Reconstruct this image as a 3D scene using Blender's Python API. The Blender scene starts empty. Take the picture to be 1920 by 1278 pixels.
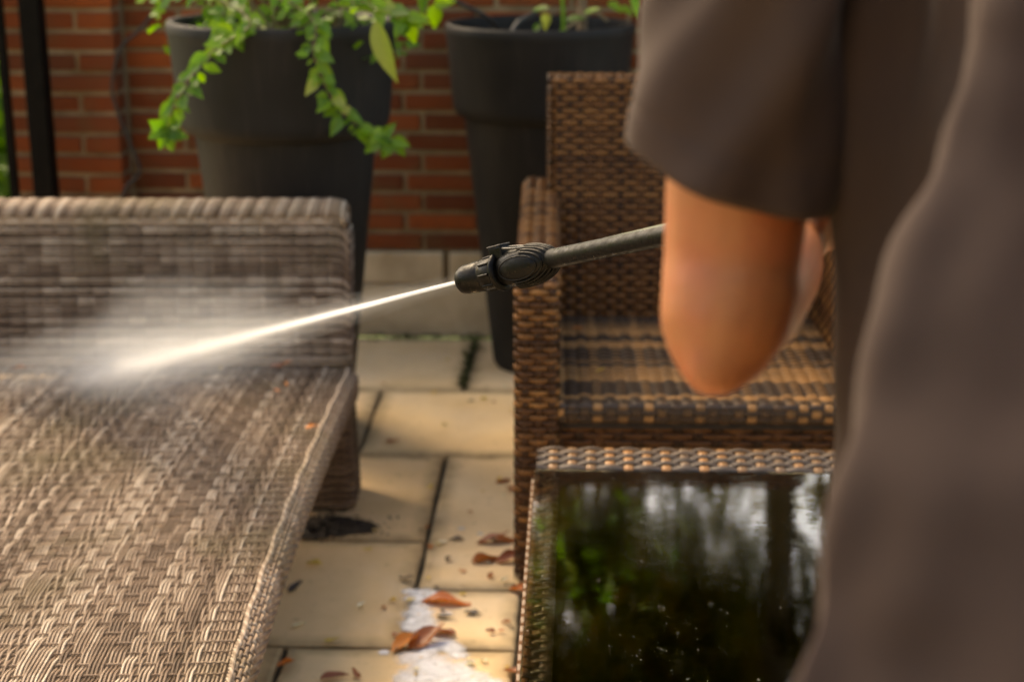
import bpy, bmesh, math, random
import numpy as np
from mathutils import Vector, Matrix, noise as mnoise
random.seed(7); RNG = np.random.default_rng(7)
SC = bpy.context.scene
COL = SC.collection
R = math.radians

# ------------------------------------------------------------------ camera, sky, sun, exposure
cam = bpy.data.cameras.new('camera'); camo = bpy.data.objects.new('camera', cam); COL.objects.link(camo)
camo.location = (0, 0, 1.4); camo.rotation_euler = (R(90 - 16.24), 0, R(2.3))
cam.sensor_width = 36; cam.lens = 36 * 3000 / 1920; cam.clip_start = .05; cam.clip_end = 500
cam.dof.use_dof = True; cam.dof.focus_distance = 1.80; cam.dof.aperture_fstop = 4.6
SC.camera = camo
SUN_EL, SUN_AZ = R(46), R(326)          # azimuth clockwise from +Y: beyond the wall, to the left
w = bpy.data.worlds.new('World'); SC.world = w; w.use_nodes = True
wn = w.node_tree; bg = wn.nodes['Background']
sky = wn.nodes.new('ShaderNodeTexSky'); sky.sky_type = 'NISHITA'; sky.sun_disc = False
sky.sun_elevation = SUN_EL; sky.sun_rotation = SUN_AZ; sky.dust_density = 4.0; sky.air_density = 1.0
wn.links.new(sky.outputs[0], bg.inputs[0]); bg.inputs[1].default_value = .15
sl = bpy.data.lights.new('sun', 'SUN'); sl.energy = 1.5; sl.angle = R(42); sl.color = (1, .88, .70)
so = bpy.data.objects.new('sun', sl); COL.objects.link(so)
sd = Vector((math.sin(SUN_AZ) * math.cos(SUN_EL), math.cos(SUN_AZ) * math.cos(SUN_EL), math.sin(SUN_EL)))
so.rotation_euler = (-sd).to_track_quat('-Z', 'Y').to_euler(); so.location = sd * 20
vs = SC.view_settings; vs.view_transform = 'Standard'; vs.look = 'None'; vs.gamma = 1; vs.use_curve_mapping = False
vs.exposure = 1.8
vs.use_white_balance = True; vs.white_balance_temperature = 8600; vs.white_balance_tint = 10
SC.render.engine = 'CYCLES'; SC.cycles.use_denoising = True
SC.cycles.max_bounces = 8; SC.cycles.volume_bounces = 2; SC.cycles.transparent_max_bounces = 16
SC.cycles.caustics_reflective = False; SC.cycles.caustics_refractive = False

# ------------------------------------------------------------------ materials
def newmat(name):
    m = bpy.data.materials.new(name); m.use_nodes = True
    nt = m.node_tree; nt.nodes.clear()
    out = nt.nodes.new('ShaderNodeOutputMaterial')
    return m, nt, out
def node(nt, t, **kw):
    n = nt.nodes.new(t)
    for k, v in kw.items():
        if k.startswith('i_'): n.inputs[int(k[2:]) if k[2:].isdigit() else k[2:].replace('_', ' ')].default_value = v
        else: setattr(n, k, v)
    return n
def ramp(nt, fac, stops, interp='LINEAR'):
    n = nt.nodes.new('ShaderNodeValToRGB'); n.color_ramp.interpolation = interp
    e = n.color_ramp.elements
    while len(e) < len(stops): e.new(.5)
    for el, (p, c) in zip(e, stops):
        el.position = p; el.color = (c[0], c[1], c[2], 1)
    nt.links.new(fac, n.inputs[0]); return n.outputs[0]
def noise(nt, vec, scale, detail=4, rough=.55, dist=0):
    n = node(nt, 'ShaderNodeTexNoise'); n.inputs['Scale'].default_value = scale; n.inputs['Detail'].default_value = detail
    n.inputs['Roughness'].default_value = rough; n.inputs['Distortion'].default_value = dist
    if vec is not None: nt.links.new(vec, n.inputs['Vector'])
    return n.outputs['Fac']
def mix(nt, fac, a, b, mode='MIX'):
    n = node(nt, 'ShaderNodeMix', data_type='RGBA', blend_type=mode)
    for s, v in ((0, fac), (6, a), (7, b)):
        if hasattr(v, 'is_output') or isinstance(v, bpy.types.NodeSocket): nt.links.new(v, n.inputs[s])
        elif s == 0: n.inputs[0].default_value = v
        else: n.inputs[s].default_value = (*v, 1)
    return n.outputs[2]
def maths(nt, op, a, b=0.0, c=0.0, clamp=False):
    n = node(nt, 'ShaderNodeMath', operation=op, use_clamp=clamp)
    for s, v in ((0, a), (1, b), (2, c)):
        if isinstance(v, bpy.types.NodeSocket): nt.links.new(v, n.inputs[s])
        else: n.inputs[s].default_value = v
    return n.outputs[0]
def bump(nt, h, strength=.3, dist=.002, normal=None):
    n = node(nt, 'ShaderNodeBump'); n.inputs['Strength'].default_value = strength; n.inputs['Distance'].default_value = dist
    nt.links.new(h, n.inputs['Height']); return n.outputs[0]
def coord(nt, kind='Object'):
    if kind == 'World':
        return node(nt, 'ShaderNodeNewGeometry').outputs['Position']
    return node(nt, 'ShaderNodeTexCoord').outputs[kind]
def princ(nt, out, color, rough=.6, normal=None, **kw):
    p = node(nt, 'ShaderNodeBsdfPrincipled')
    for k, v in (('Base Color', color), ('Roughness', rough)):
        if isinstance(v, bpy.types.NodeSocket): nt.links.new(v, p.inputs[k])
        else: p.inputs[k].default_value = (*v, 1) if k == 'Base Color' else v
    if normal is not None: nt.links.new(normal, p.inputs['Normal'])
    for k, v in kw.items():
        k = k.replace('_', ' ')
        p.inputs[k].default_value = v
    nt.links.new(p.outputs[0], out.inputs[0]); return p
def orand(nt): return node(nt, 'ShaderNodeObjectInfo').outputs['Random']
def attr(nt, name):
    n = node(nt, 'ShaderNodeAttribute'); n.attribute_name = name; return n.outputs['Fac']

M = {}
def simple(name, c1, c2, scale=20, rough=.6, bs=.2, bd=.002, kind='Object', **kw):
    m, nt, out = newmat(name); v = coord(nt, kind)
    n1 = noise(nt, v, scale, 5)
    col = ramp(nt, n1, [(.3, c1), (.7, c2)])
    princ(nt, out, col, rough, bump(nt, noise(nt, v, scale * 4, 4), bs, bd), **kw)
    M[name] = m; return m

# brick: tone by piece
m, nt, out = newmat('brick'); v = coord(nt); r = orand(nt)
w_ = coord(nt, 'World')
c = ramp(nt, r, [(0, (.065, .019, .010)), (.22, (.22, .050, .013)), (.45, (.10, .028, .012)), (.68, (.36, .084, .018)), (.88, (.075, .026, .015)), (1, (.24, .064, .021))])
c = mix(nt, maths(nt, 'MULTIPLY', noise(nt, w_, 28, 6, .65), .8), c, (.13, .05, .026))
c = mix(nt, ramp(nt, noise(nt, w_, 9, 5), [(.55, (0, 0, 0)), (.75, (.35, .35, .35))]), c, (.10, .085, .04))
princ(nt, out, c, .9, bump(nt, noise(nt, w_, 90, 6, .7), .5, .004), IOR=1.2); M['brick'] = m
m, nt, out = newmat('mortar'); v = coord(nt, 'World')
c = ramp(nt, noise(nt, v, 14, 6), [(.3, (.13, .095, .05)), (.7, (.27, .20, .115))])
c = mix(nt, ramp(nt, noise(nt, v, 5, 4), [(.5, (0, 0, 0)), (.7, (.5, .5, .5))]), c, (.13, .11, .05))
princ(nt, out, c, .95, bump(nt, noise(nt, v, 160, 4), .6, .003)); M['mortar'] = m
# paving
m, nt, out = newmat('paving'); v = coord(nt, 'World'); r = orand(nt)
c = ramp(nt, r, [(0, (.72, .49, .26)), (.35, (.76, .56, .335)), (.65, (.70, .505, .295)), (1, (.78, .57, .325))])
c = mix(nt, ramp(nt, noise(nt, v, 4.5, 5, .6), [(.40, (0, 0, 0)), (.75, (.6, .6, .6))]), c, (.50, .335, .16))
c = mix(nt, ramp(nt, noise(nt, v, 2.3, 4, .6), [(.5, (0, 0, 0)), (.7, (.5, .5, .5))]), c, (.60, .49, .36))
c = mix(nt, ramp(nt, noise(nt, v, 34, 6, .7), [(.60, (0, 0, 0)), (.72, (.55, .55, .55))]), c, (.16, .11, .06))
ed = attr(nt, 'edge')
c = mix(nt, maths(nt, 'MULTIPLY', ed, noise(nt, v, 18, 5)), c, (.12, .09, .045))
c = mix(nt, ramp(nt, noise(nt, v, 140, 2), [(.72, (0, 0, 0)), (.76, (.6, .6, .6))]), c, (.10, .07, .04))
rg = ramp(nt, noise(nt, v, 3.2, 3), [(.35, (.5, .5, .5)), (.65, (.8, .8, .8))])
princ(nt, out, c, rg, bump(nt, noise(nt, v, 45, 6, .65), .35, .004), IOR=1.25); M['paving'] = m
simple('joint_dirt', (.03, .022, .013), (.085, .065, .035), 30, .95, .7, .006, 'World')
simple('stone', (.36, .27, .16), (.55, .44, .29), 9, .85, .5, .004, 'World')
simple('moss', (.02, .025, .006), (.10, .10, .02), 40, .95, .8, .01, 'World')
simple('grass', (.05, .09, .02), (.13, .18, .05), 3, .9, .6, .03, 'World')
simple('black_metal', (.002, .002, .0018), (.005, .0045, .004), 30, .55, .1, .001, IOR=1.15)
simple('cable', (.010, .009, .008), (.020, .017, .013), 30, .6, .1, .001)
# planter plastic
m, nt, out = newmat('planter'); v = coord(nt)
c = ramp(nt, noise(nt, v, 3.0, 5, .6), [(.3, (.010, .0098, .0095)), (.75, (.023, .022, .021))])
sc_ = node(nt, 'ShaderNodeMapping'); sc_.inputs['Scale'].default_value = (60, 60, 2.0); nt.links.new(v, sc_.inputs[0])
c = mix(nt, ramp(nt, noise(nt, sc_.outputs[0], 1, 4, .6), [(.55, (0, 0, 0)), (.8, (.5, .5, .5))]), c, (.045, .040, .034))
princ(nt, out, c, .6, bump(nt, noise(nt, v, 60, 5), .25, .002), IOR=1.28); M['planter'] = m
simple('soil', (.012, .009, .006), (.045, .032, .02), 40, .95, .8, .01)
simple('bark', (.10, .065, .035), (.24, .165, .09), 30, .85, .5, .003)
simple('stem', (.12, .10, .05), (.22, .15, .07), 40, .7, .3, .002)
# leaves
def leafmat(name, cols, transl=.45, spec=.5):
    m, nt, out = newmat(name); v = coord(nt)
    r = orand(nt)
    t = attr(nt, 'tone')
    fac = maths(nt, 'FRACT', maths(nt, 'ADD', r, t))
    n = len(cols) - 1
    c = ramp(nt, fac, [(i / n, k) for i, k in enumerate(cols)])
    c = mix(nt, maths(nt, 'MULTIPLY', noise(nt, v, 60, 4), .45), c, tuple(x * .5 for x in cols[0]))
    p = node(nt, 'ShaderNodeBsdfPrincipled'); nt.links.new(c, p.inputs['Base Color']); p.inputs['Roughness'].default_value = .45; p.inputs['Specular IOR Level'].default_value = spec
    tr = node(nt, 'ShaderNodeBsdfTranslucent'); nt.links.new(mix(nt, 1.0, c, (1.5, 1.6, .55), 'MULTIPLY'), tr.inputs[0])
    ms = node(nt, 'ShaderNodeMixShader'); ms.inputs[0].default_value = transl
    nt.links.new(p.outputs[0], ms.inputs[1]); nt.links.new(tr.outputs[0], ms.inputs[2]); nt.links.new(ms.outputs[0], out.inputs[0])
    M[name] = m
leafmat('leaf_green', [(.06, .15, .008), (.13, .29, .012), (.24, .40, .018), (.09, .21, .012), (.17, .33, .015)], .5)
leafmat('leaf_yellowgreen', [(.26, .34, .05), (.36, .40, .08), (.20, .27, .05)])
leafmat('leaf_tree', [(.025, .027, .003), (.085, .075, .004), (.05, .045, .004), (.028, .03, .003), (.24, .18, .008)], .5, .03)
leafmat('leaf_autumn', [(.06, .05, .004), (.18, .14, .008), (.11, .115, .008), (.30, .17, .012), (.07, .065, .005)], .45, .03)
leafmat('leaf_brown', [(.30, .085, .025), (.42, .14, .035), (.24, .07, .03), (.36, .12, .05)], .2)
leafmat('leaf_dark', [(.05, .03, .02), (.09, .05, .03), (.04, .025, .02)], .1)
leafmat('leaf_yellow', [(.60, .40, .06), (.65, .50, .14), (.50, .30, .05)], .25)
leafmat('leaf_pale', [(.70, .62, .45), (.75, .70, .60), (.62, .52, .32)], .2)
leafmat('leaf_orange', [(.60, .17, .02), (.52, .13, .02), (.66, .24, .04)], .25)
# wickers
def wicker(name, stops, rough, patch=None, ps=3.0, ior=1.33):
    m, nt, out = newmat(name); v = coord(nt, 'World')
    t = attr(nt, 'tone')
    n1 = noise(nt, v, 22, 4, .6)
    f = maths(nt, 'ADD', t, maths(nt, 'MULTIPLY', maths(nt, 'SUBTRACT', n1, .5), .35), clamp=True)
    c = ramp(nt, f, stops)
    if patch:
        c = mix(nt, ramp(nt, noise(nt, v, ps, 4, .6), [(.5, (0, 0, 0)), (.72, (.75, .75, .75))]), c, patch)
    princ(nt, out, c, rough, bump(nt, noise(nt, v, 400, 2), .15, .0005), IOR=ior); M[name] = m
wicker('wicker_taupe', [(0, (.095, .062, .042)), (.35, (.215, .148, .103)), (.7, (.32, .240, .175)), (1, (.54, .44, .34))], .55, (.13, .10, .048), 3.4, 1.22)
wicker('wicker_brown', [(0, (.008, .0055, .004)), (.30, (.028, .013, .007)), (.6, (.095, .039, .014)), (.85, (.21, .092, .028)), (1, (.34, .165, .05))], .36, None, 3, 1.27)
wicker('wicker_plaid', [(0, (.040, .027, .019)), (.4, (.075, .045, .027)), (.7, (.17, .090, .038)), (1, (.36, .185, .070))], .34)
wicker('wicker_grey', [(0, (.05, .045, .042)), (.5, (.12, .085, .06)), (.8, (.22, .115, .05)), (1, (.46, .21, .075))], .25)
simple('backing', (.012, .008, .006), (.03, .02, .013), 30, .8, .2, .002)  # dark sheets put behind the weave so its gaps look shaded
simple('backing_tan', (.07, .048, .033), (.12, .085, .06), 30, .8, .2, .002)
simple('table_panel', (.0015, .0012, .0008), (.004, .003, .0016), 12, .9, .2, .002, IOR=1.03)
# wet glass
m, nt, out = newmat('wet_glass'); v = coord(nt, 'World')
mp = node(nt, 'ShaderNodeMapping'); mp.inputs['Scale'].default_value = (1, 2.2, 1); nt.links.new(v, mp.inputs[0]); vv = mp.outputs[0]
n1 = noise(nt, vv, 16, 3, .5, .6); n2 = noise(nt, vv, 75, 3, .55, .8)
msk = ramp(nt, noise(nt, v, 4.0, 3), [(.42, (0, 0, 0)), (.62, (1, 1, 1))])
vo = node(nt, 'ShaderNodeTexVoronoi'); vo.inputs['Scale'].default_value = 60; nt.links.new(v, vo.inputs['Vector'])
dr = ramp(nt, vo.outputs['Distance'], [(.0, (1, 1, 1)), (.22, (0, 0, 0))])
h = maths(nt, 'ADD', maths(nt, 'MULTIPLY', n1, .55), maths(nt, 'MULTIPLY', maths(nt, 'MULTIPLY', n2, .32), msk))
h = maths(nt, 'ADD', h, maths(nt, 'MULTIPLY', maths(nt, 'MULTIPLY', dr, .06), msk))
b = bump(nt, h, .028, .004)
p = princ(nt, out, (.80, .80, .66), .01, b, Transmission_Weight=1.0, IOR=1.75); M['wet_glass'] = m
m, nt, out = newmat('drop_water'); princ(nt, out, (.9, .92, .9), .02, None, Transmission_Weight=1.0, IOR=1.33); M['drop_water'] = m
# lance plastic, wet
m, nt, out = newmat('lance_plastic'); v = coord(nt)
c = ramp(nt, noise(nt, v, 60, 6, .7), [(.35, (.0018, .0018, .0016)), (.60, (.005, .0048, .0043)), (.78, (.024, .023, .020))])
rg = ramp(nt, noise(nt, v, 90, 5), [(.3, (.16, .16, .16)), (.7, (.6, .6, .6))])
princ(nt, out, c, rg, bump(nt, noise(nt, v, 220, 4), .35, .0012), IOR=1.22); M['lance_plastic'] = m
simple('lance_green', (.014, .022, .004), (.06, .075, .014), 60, .35, .2, .001)
simple('lance_grey', (.018, .017, .015), (.05, .047, .042), 90, .4, .4, .001)
# person
m, nt, out = newmat('skin'); v = coord(nt)
c = ramp(nt, noise(nt, v, 14, 5), [(.25, (.20, .066, .025)), (.48, (.29, .107, .040)), (.68, (.30, .085, .034)), (.8, (.23, .060, .028))])
p = princ(nt, out, c, .48, bump(nt, maths(nt, 'ADD', noise(nt, v, 350, 3), maths(nt, 'MULTIPLY', noise(nt, v, 32, 4), 6.0)), .25, .001), Subsurface_Weight=.25, Subsurface_Scale=.01)
p.inputs['Subsurface Radius'].default_value = (1, .35, .15); M['skin'] = m
m, nt, out = newmat('shirt_cotton'); v = coord(nt)
c = ramp(nt, noise(nt, v, 5, 5), [(.3, (.034, .0235, .020)), (.7, (.051, .0355, .031))])
wv = node(nt, 'ShaderNodeTexWave'); wv.inputs['Scale'].default_value = 500; nt.links.new(v, wv.inputs[0])
princ(nt, out, c, .85, bump(nt, maths(nt, 'ADD', noise(nt, v, 500, 2), wv.outputs['Fac']), .15, .0006), Specular_IOR_Level=.08, Sheen_Weight=.05, Sheen_Roughness=.4); M['shirt_cotton'] = m
simple('trousers', (.018, .02, .026), (.035, .037, .045), 30, .9, .3, .002)
simple('shoe_rubber', (.015, .014, .013), (.03, .028, .025), 30, .6, .2, .002)
simple('hair', (.012, .008, .005), (.03, .02, .013), 120, .5, .6, .004)
m, nt, out = newmat('glare_patch'); v = coord(nt, 'World'); t = attr(nt, 'tone')  # white stands in for sky reflected by the water film
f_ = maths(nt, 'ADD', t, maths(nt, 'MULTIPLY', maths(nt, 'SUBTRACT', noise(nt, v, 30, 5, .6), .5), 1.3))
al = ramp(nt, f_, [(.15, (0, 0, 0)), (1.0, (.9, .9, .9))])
p = princ(nt, out, ramp(nt, noise(nt, v, 120, 4), [(.3, (.74, .75, .79)), (.6, (.88, .89, .92))]), .12, bump(nt, noise(nt, v, 260, 3), .6, .002)); nt.links.new(al, p.inputs['Alpha']); M['glare_patch'] = m
simple('dirt', (.016, .010, .006), (.06, .038, .02), 60, .9, .9, .006, 'World')

# ------------------------------------------------------------------ helpers
def tag(o, label=None, cat=None, group=None, kind=None):
    if label: o['label'] = label
    if cat: o['category'] = cat
    if group: o['group'] = group
    if kind: o['kind'] = kind
    return o
def empty(name, loc=(0, 0, 0), rz=0):
    o = bpy.data.objects.new(name, None); COL.objects.link(o); o.location = loc; o.rotation_euler = (0, 0, rz)
    o.empty_display_size = .1; return o
def link(name, me, mat=None, parent=None):
    o = bpy.data.objects.new(name, me); COL.objects.link(o)
    if mat is not None and len(me.materials) == 0: me.materials.append(M[mat] if isinstance(mat, str) else mat)
    if parent: o.parent = parent
    return o

class MB:
    """collects quads/tris with a tone value and builds one mesh"""
    def __init__(s): s.v = []; s.f = []; s.t = []; s.n = 0
    def add(s, v, f, tone=.5):
        v = np.asarray(v, float).reshape(-1, 3); f = np.asarray(f, int)
        s.v.append(v); s.f.append(f + s.n); s.n += len(v)
        t = np.full(len(v), tone) if np.isscalar(tone) else np.asarray(tone, float)
        s.t.append(t)
    def box(s, a, b, tone=.5):
        x0, y0, z0 = a; x1, y1, z1 = b
        v = [(x0, y0, z0), (x1, y0, z0), (x1, y1, z0), (x0, y1, z0), (x0, y0, z1), (x1, y0, z1), (x1, y1, z1), (x0, y1, z1)]
        s.add(v, [(0, 3, 2, 1), (4, 5, 6, 7), (0, 1, 5, 4), (1, 2, 6, 5), (2, 3, 7, 6), (3, 0, 4, 7)], tone)
    def loft(s, rings, closed=True, caps=True, tone=.5):
        rings = np.asarray(rings, float); n, k, _ = rings.shape
        f = []
        kk = k if closed else k - 1
        i = np.arange(n - 1)[:, None] * k; j = np.arange(kk)[None, :]; j2 = (j + 1) % k
        f = np.stack([i + j, i + j2, i + k + j2, i + k + j], -1).reshape(-1, 4)
        s.add(rings.reshape(-1, 3), f, tone)
        if caps and closed:
            for ri, fl in ((0, True), (n - 1, False)):
                c = rings[ri].mean(0); vv = np.vstack([rings[ri], c[None]])
                a = np.arange(k); b2 = (a + 1) % k; cc = np.full(k, k)
                ff = np.stack([b2, a, cc, cc], -1) if fl else np.stack([a, b2, cc, cc], -1)
                s.add(vv, ff, tone)
    def tube(s, pts, rad, k=8, tone=.5, caps=True):
        pts = np.asarray(pts, float); n = len(pts)
        rad = np.broadcast_to(np.asarray(rad, float), (n,)) if np.ndim(rad) < 2 else np.asarray(rad)
        T = np.gradient(pts, axis=0); T /= np.linalg.norm(T, axis=1)[:, None] + 1e-12
        ref = np.array([0, 0, 1.]) if abs(T[0][2]) < .9 else np.array([1., 0, 0])
        a = np.cross(T[0], ref); a /= np.linalg.norm(a); rings = []
        th = np.arange(k) * 2 * np.pi / k
        for i in range(n):
            a = a - T[i] * (a @ T[i]); a /= np.linalg.norm(a) + 1e-12
            b = np.cross(T[i], a)
            ra, rb = (rad[i], rad[i]) if np.ndim(rad) == 1 else rad[i]
            rings.append(pts[i] + np.cos(th)[:, None] * a * ra + np.sin(th)[:, None] * b * rb)
        s.loft(rings, True, caps, tone)
    def lathe(s, prof, k=32, tone=.5, caps=True):   # prof: (r, z)
        th = np.arange(k) * 2 * np.pi / k
        s.loft([np.stack([r * np.cos(th), r * np.sin(th), np.full(k, z)], -1) for r, z in prof], True, caps, tone)
    def mesh(s, name, smooth=True):
        v = np.vstack(s.v); quads = []; 
        loops = []; starts = []; tot = 0
        for f in s.f:
            if f.shape[1] == 4:
                tri = f[:, 2] == f[:, 3]
                q = f[~tri]; t = f[tri][:, :3]
                for g in (q, t):
                    if len(g):
                        loops.append(g.reshape(-1)); starts.append(tot + np.arange(len(g)) * g.shape[1]); tot += g.size
            else:
                loops.append(f.reshape(-1)); starts.append(tot + np.arange(len(f)) * f.shape[1]); tot += f.size
        L = np.concatenate(loops); S = np.concatenate(starts)
        me = bpy.data.meshes.new(name)
        me.vertices.add(len(v)); me.vertices.foreach_set('co', v.reshape(-1).astype(np.float32))
        me.loops.add(len(L)); me.loops.foreach_set('vertex_index', L.astype(np.int32))
        me.polygons.add(len(S)); me.polygons.foreach_set('loop_start', S.astype(np.int32))
        me.polygons.foreach_set('use_smooth', np.full(len(S), smooth))
        a = me.attributes.new('tone', 'FLOAT', 'POINT'); a.data.foreach_set('value', np.concatenate(s.t).astype(np.float32))
        me.update(calc_edges=True); me.validate()
        return me
    def build(s, name, mat, parent=None, smooth=True):
        return link(name, s.mesh(name, smooth), mat, parent)

def bevel(o, wd=.004, seg=2, angle=40):
    b = o.modifiers.new('b', 'BEVEL'); b.width = wd; b.segments = seg; b.limit_method = 'ANGLE'; b.angle_limit = R(angle); return o

def spline(ctrl, n):
    """Catmull-Rom through control points"""
    c = np.asarray(ctrl, float); c = np.vstack([2 * c[0] - c[1], c, 2 * c[-1] - c[-2]])
    t = np.linspace(0, len(c) - 3 - 1e-6, n); i = t.astype(int); f = (t - i)[:, None]
    p0, p1, p2, p3 = c[i], c[i + 1], c[i + 2], c[i + 3]
    return .5 * (2 * p1 + (p2 - p0) * f + (2 * p0 - 5 * p1 + 4 * p2 - p3) * f * f + (3 * p1 - p0 - 3 * p2 + p3) * f ** 3)

# ------------------------------------------------------------------ woven cane
ROUND = [(-1, 0), (-.5, .8), (.5, .8), (1, 0), (.5, -.8), (-.5, -.8)]
DIAM = [(-1, -.1), (-.45, .8), (.45, .8), (1, -.1)]
FLAT = [(-1, -.6), (-.82, .75), (0, 1), (.82, .75), (1, -.6)]
def strand(mb, pts, nrm, hw, ht, sec, tone, closed=True):
    T = np.gradient(pts, axis=0); T /= np.linalg.norm(T, axis=1)[:, None] + 1e-12
    S = np.cross(T, nrm); S /= np.linalg.norm(S, axis=1)[:, None] + 1e-12
    Nn = np.cross(S, T)
    sec = np.asarray(sec)
    rings = pts[:, None, :] + S[:, None, :] * (sec[None, :, 0:1] * hw) + Nn[:, None, :] * (sec[None, :, 1:2] * ht)
    mb.loft(rings, closed, False, tone)
def interp(pat, u):      # cosine interpolation of a +-1 pattern given at integer positions
    i = np.clip(np.floor(u).astype(int), 0, len(pat) - 2); f = u - i; f = (1 - np.cos(np.pi * np.clip(f, 0, 1))) / 2
    return pat[i] * (1 - f) + pat[i + 1] * f
def weave(mb, P, U, V, pu, pv, hw, ht, amp, sec=FLAT, pat=None, spp=4, stakes=True, shw=None, tu=None, tv=None, jit=.12, tuv=None):
    """strands along u at pitch pv over stakes along v at pitch pu; P(u, v) -> points, normals"""
    nk = int(round(U / pu)) + 1; nj = int(round(V / pv))
    pat = pat or (lambda k, j: np.where((k + j) % 2 == 0, 1., -1.))
    k = np.arange(nk + 1)
    for j in range(nj):
        u = np.linspace(0, U, max(2, int(nk * spp))); v = np.full_like(u, (j + .5) * pv + RNG.uniform(-jit, jit) * pv * .3)
        off = interp(pat(k, j), u / pu) * amp
        p, n = P(u, v); tone = (tu(j) if tu else RNG.random())
        ta = np.clip(tone + (tuv(j, u) if tuv else 0 * u), 0, 1)
        strand(mb, p + n * off[:, None], n, hw * RNG.uniform(.92, 1.08), ht, sec, np.repeat(ta, len(sec)))
    if stakes:
        jj = np.arange(nj + 2)
        for kk in range(nk):
            if kk * pu > U: break
            v = np.linspace(0, V, max(2, int(nj * max(2, spp // 2)))); u = np.full_like(v, min(kk * pu, U))
            pj = -np.array([pat(np.array([kk]), j)[0] for j in jj])
            off = interp(pj, np.clip(v / pv - .5, 0, nj)) * amp * .6
            p, n = P(u, v)
            strand(mb, p + n * off[:, None], n, shw or hw, ht, sec, tv(kk) if tv else RNG.random())

def plane(o, du, dv):
    o = np.asarray(o, float); du = np.asarray(du, float); dv = np.asarray(dv, float)
    n = np.cross(du, dv); n /= np.linalg.norm(n)
    def P(u, v): return o + u[:, None] * du + v[:, None] * dv, np.broadcast_to(n, (len(u), 3)).copy()
    return P
def path2d(pts, rad):
    """polyline in 2d with rounded corners -> f(s) = (pos, normal), length; normal = left-hand turn"""
    pts = [np.array(p, float) for p in pts]; segs = []; out = [pts[0]]
    for i in range(1, len(pts) - 1):
        a = pts[i - 1] - pts[i]; b = pts[i + 1] - pts[i]; a /= np.linalg.norm(a); b /= np.linalg.norm(b)
        for t in np.linspace(0, 1, 9):
            out.append((1 - t) ** 2 * (pts[i] + a * rad) + 2 * t * (1 - t) * pts[i] + t * t * (pts[i] + b * rad))
    out.append(pts[-1]); out = np.array(out); d = np.r_[0, np.cumsum(np.linalg.norm(np.diff(out, axis=0), axis=1))]
    L = d[-1]
    def f(s):
        x = np.interp(s, d, out[:, 0]); y = np.interp(s, d, out[:, 1]); e = .002
        tx = np.interp(s + e, d, out[:, 0]) - np.interp(s - e, d, out[:, 0]); ty = np.interp(s + e, d, out[:, 1]) - np.interp(s - e, d, out[:, 1])
        l = np.hypot(tx, ty) + 1e-9
        return np.stack([x, y], -1), np.stack([-ty / l, tx / l], -1)
    return f, L

# ------------------------------------------------------------------ ground, paving
g = MB(); g.add([(-60, -60, -.06), (60, -60, -.06), (60, 90, -.06), (-60, 90, -.06)], [(0, 1, 2, 3)])
tag(g.build('ground', 'grass'), kind='structure')
patio = MB(); patio.box((-3.2, -2.6, -.058), (3.2, 4.84, -.012)); patio = patio.build('patio', 'joint_dirt', smooth=False)
tag(patio, 'tan stone slab patio with dirt filled joints', None, kind='structure')
def slab(x0, x1, y0, y1):
    g = .0036; n = 9
    def edge(a, b, fx):
        t = np.linspace(0, 1, n)[:-1]; return t
    cx, cy = (x0 + x1) / 2, (y0 + y1) / 2; hx, hy = (x1 - x0) / 2 - g, (y1 - y0) / 2 - g
    per = []
    for i in range(n - 1): per.append((-1 + 2 * i / (n - 1), -1))
    for i in range(n - 1): per.append((1, -1 + 2 * i / (n - 1)))
    for i in range(n - 1): per.append((1 - 2 * i / (n - 1), 1))
    for i in range(n - 1): per.append((-1, 1 - 2 * i / (n - 1)))
    per = np.array(per); k = len(per)
    def ring(inset, z, wob):
        p = np.c_[per[:, 0] * (hx - inset), per[:, 1] * (hy - inset), np.full(k, z)]
        p[:, :2] -= per * RNG.uniform(0, wob, (k, 1)); return p
    w0 = ring(0, 0, .004)
    top = w0.copy(); top[:, 2] = -.0035
    r1 = w0 - np.c_[per * .006, np.zeros(k)]; r1[:, 2] = 0
    r2 = np.c_[per[:, 0] * (hx - .045), per[:, 1] * (hy - .045), np.full(k, .0008)]
    bot = w0.copy(); bot[:, 2] = -.03
    mb = MB(); mb.loft([bot, top, r1, r2], True, True)
    me = mb.mesh('paving_slab', False)
    a = me.attributes.new('edge', 'FLOAT', 'POINT')
    z = np.zeros(len(me.vertices)); z[:3 * k] = 1; a.data.foreach_set('value', z.astype(np.float32))
    o = link('paving_slab', me, 'paving', patio); o.location = (cx, cy, RNG.uniform(-.0015, .0015)); o.rotation_euler = (RNG.uniform(-.002, .002), RNG.uniform(-.002, .002), 0)
S_ = [(-.95, -.31, 4.296, 4.83), (-.31, .28, 4.296, 4.83), (-1.10, -.541, 3.769, 4.296), (-.541, .26, 3.769, 4.296),
      (-.86, -.316, 3.232, 3.769), (-.316, .22, 2.988, 3.769), (-.86, -.316, 2.729, 3.232), (-.316, -.10, 2.729, 2.988),
      (-.10, .22, 2.729, 2.988), (-1.07, -.537, 2.20, 2.729), (-.537, -.10, 2.20, 2.729), (-.10, .45, 2.20, 2.729),
      (-.9, -.25, 1.67, 2.20), (-.25, .3, 1.67, 2.20)]
for s in S_: slab(*s)
rows = [(4.296, 4.83, -.95, .28), (3.769, 4.296, -1.10, .26), (3.232, 3.769, -.86, .22), (2.729, 3.232, -.86, .22), (2.20, 2.729, -1.07, .45), (1.67, 2.20, -.9, .3)]
rows += [(1.67 - .53 * (i + 1), 1.67 - .53 * i, 0, 0) for i in range(7)]
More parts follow.
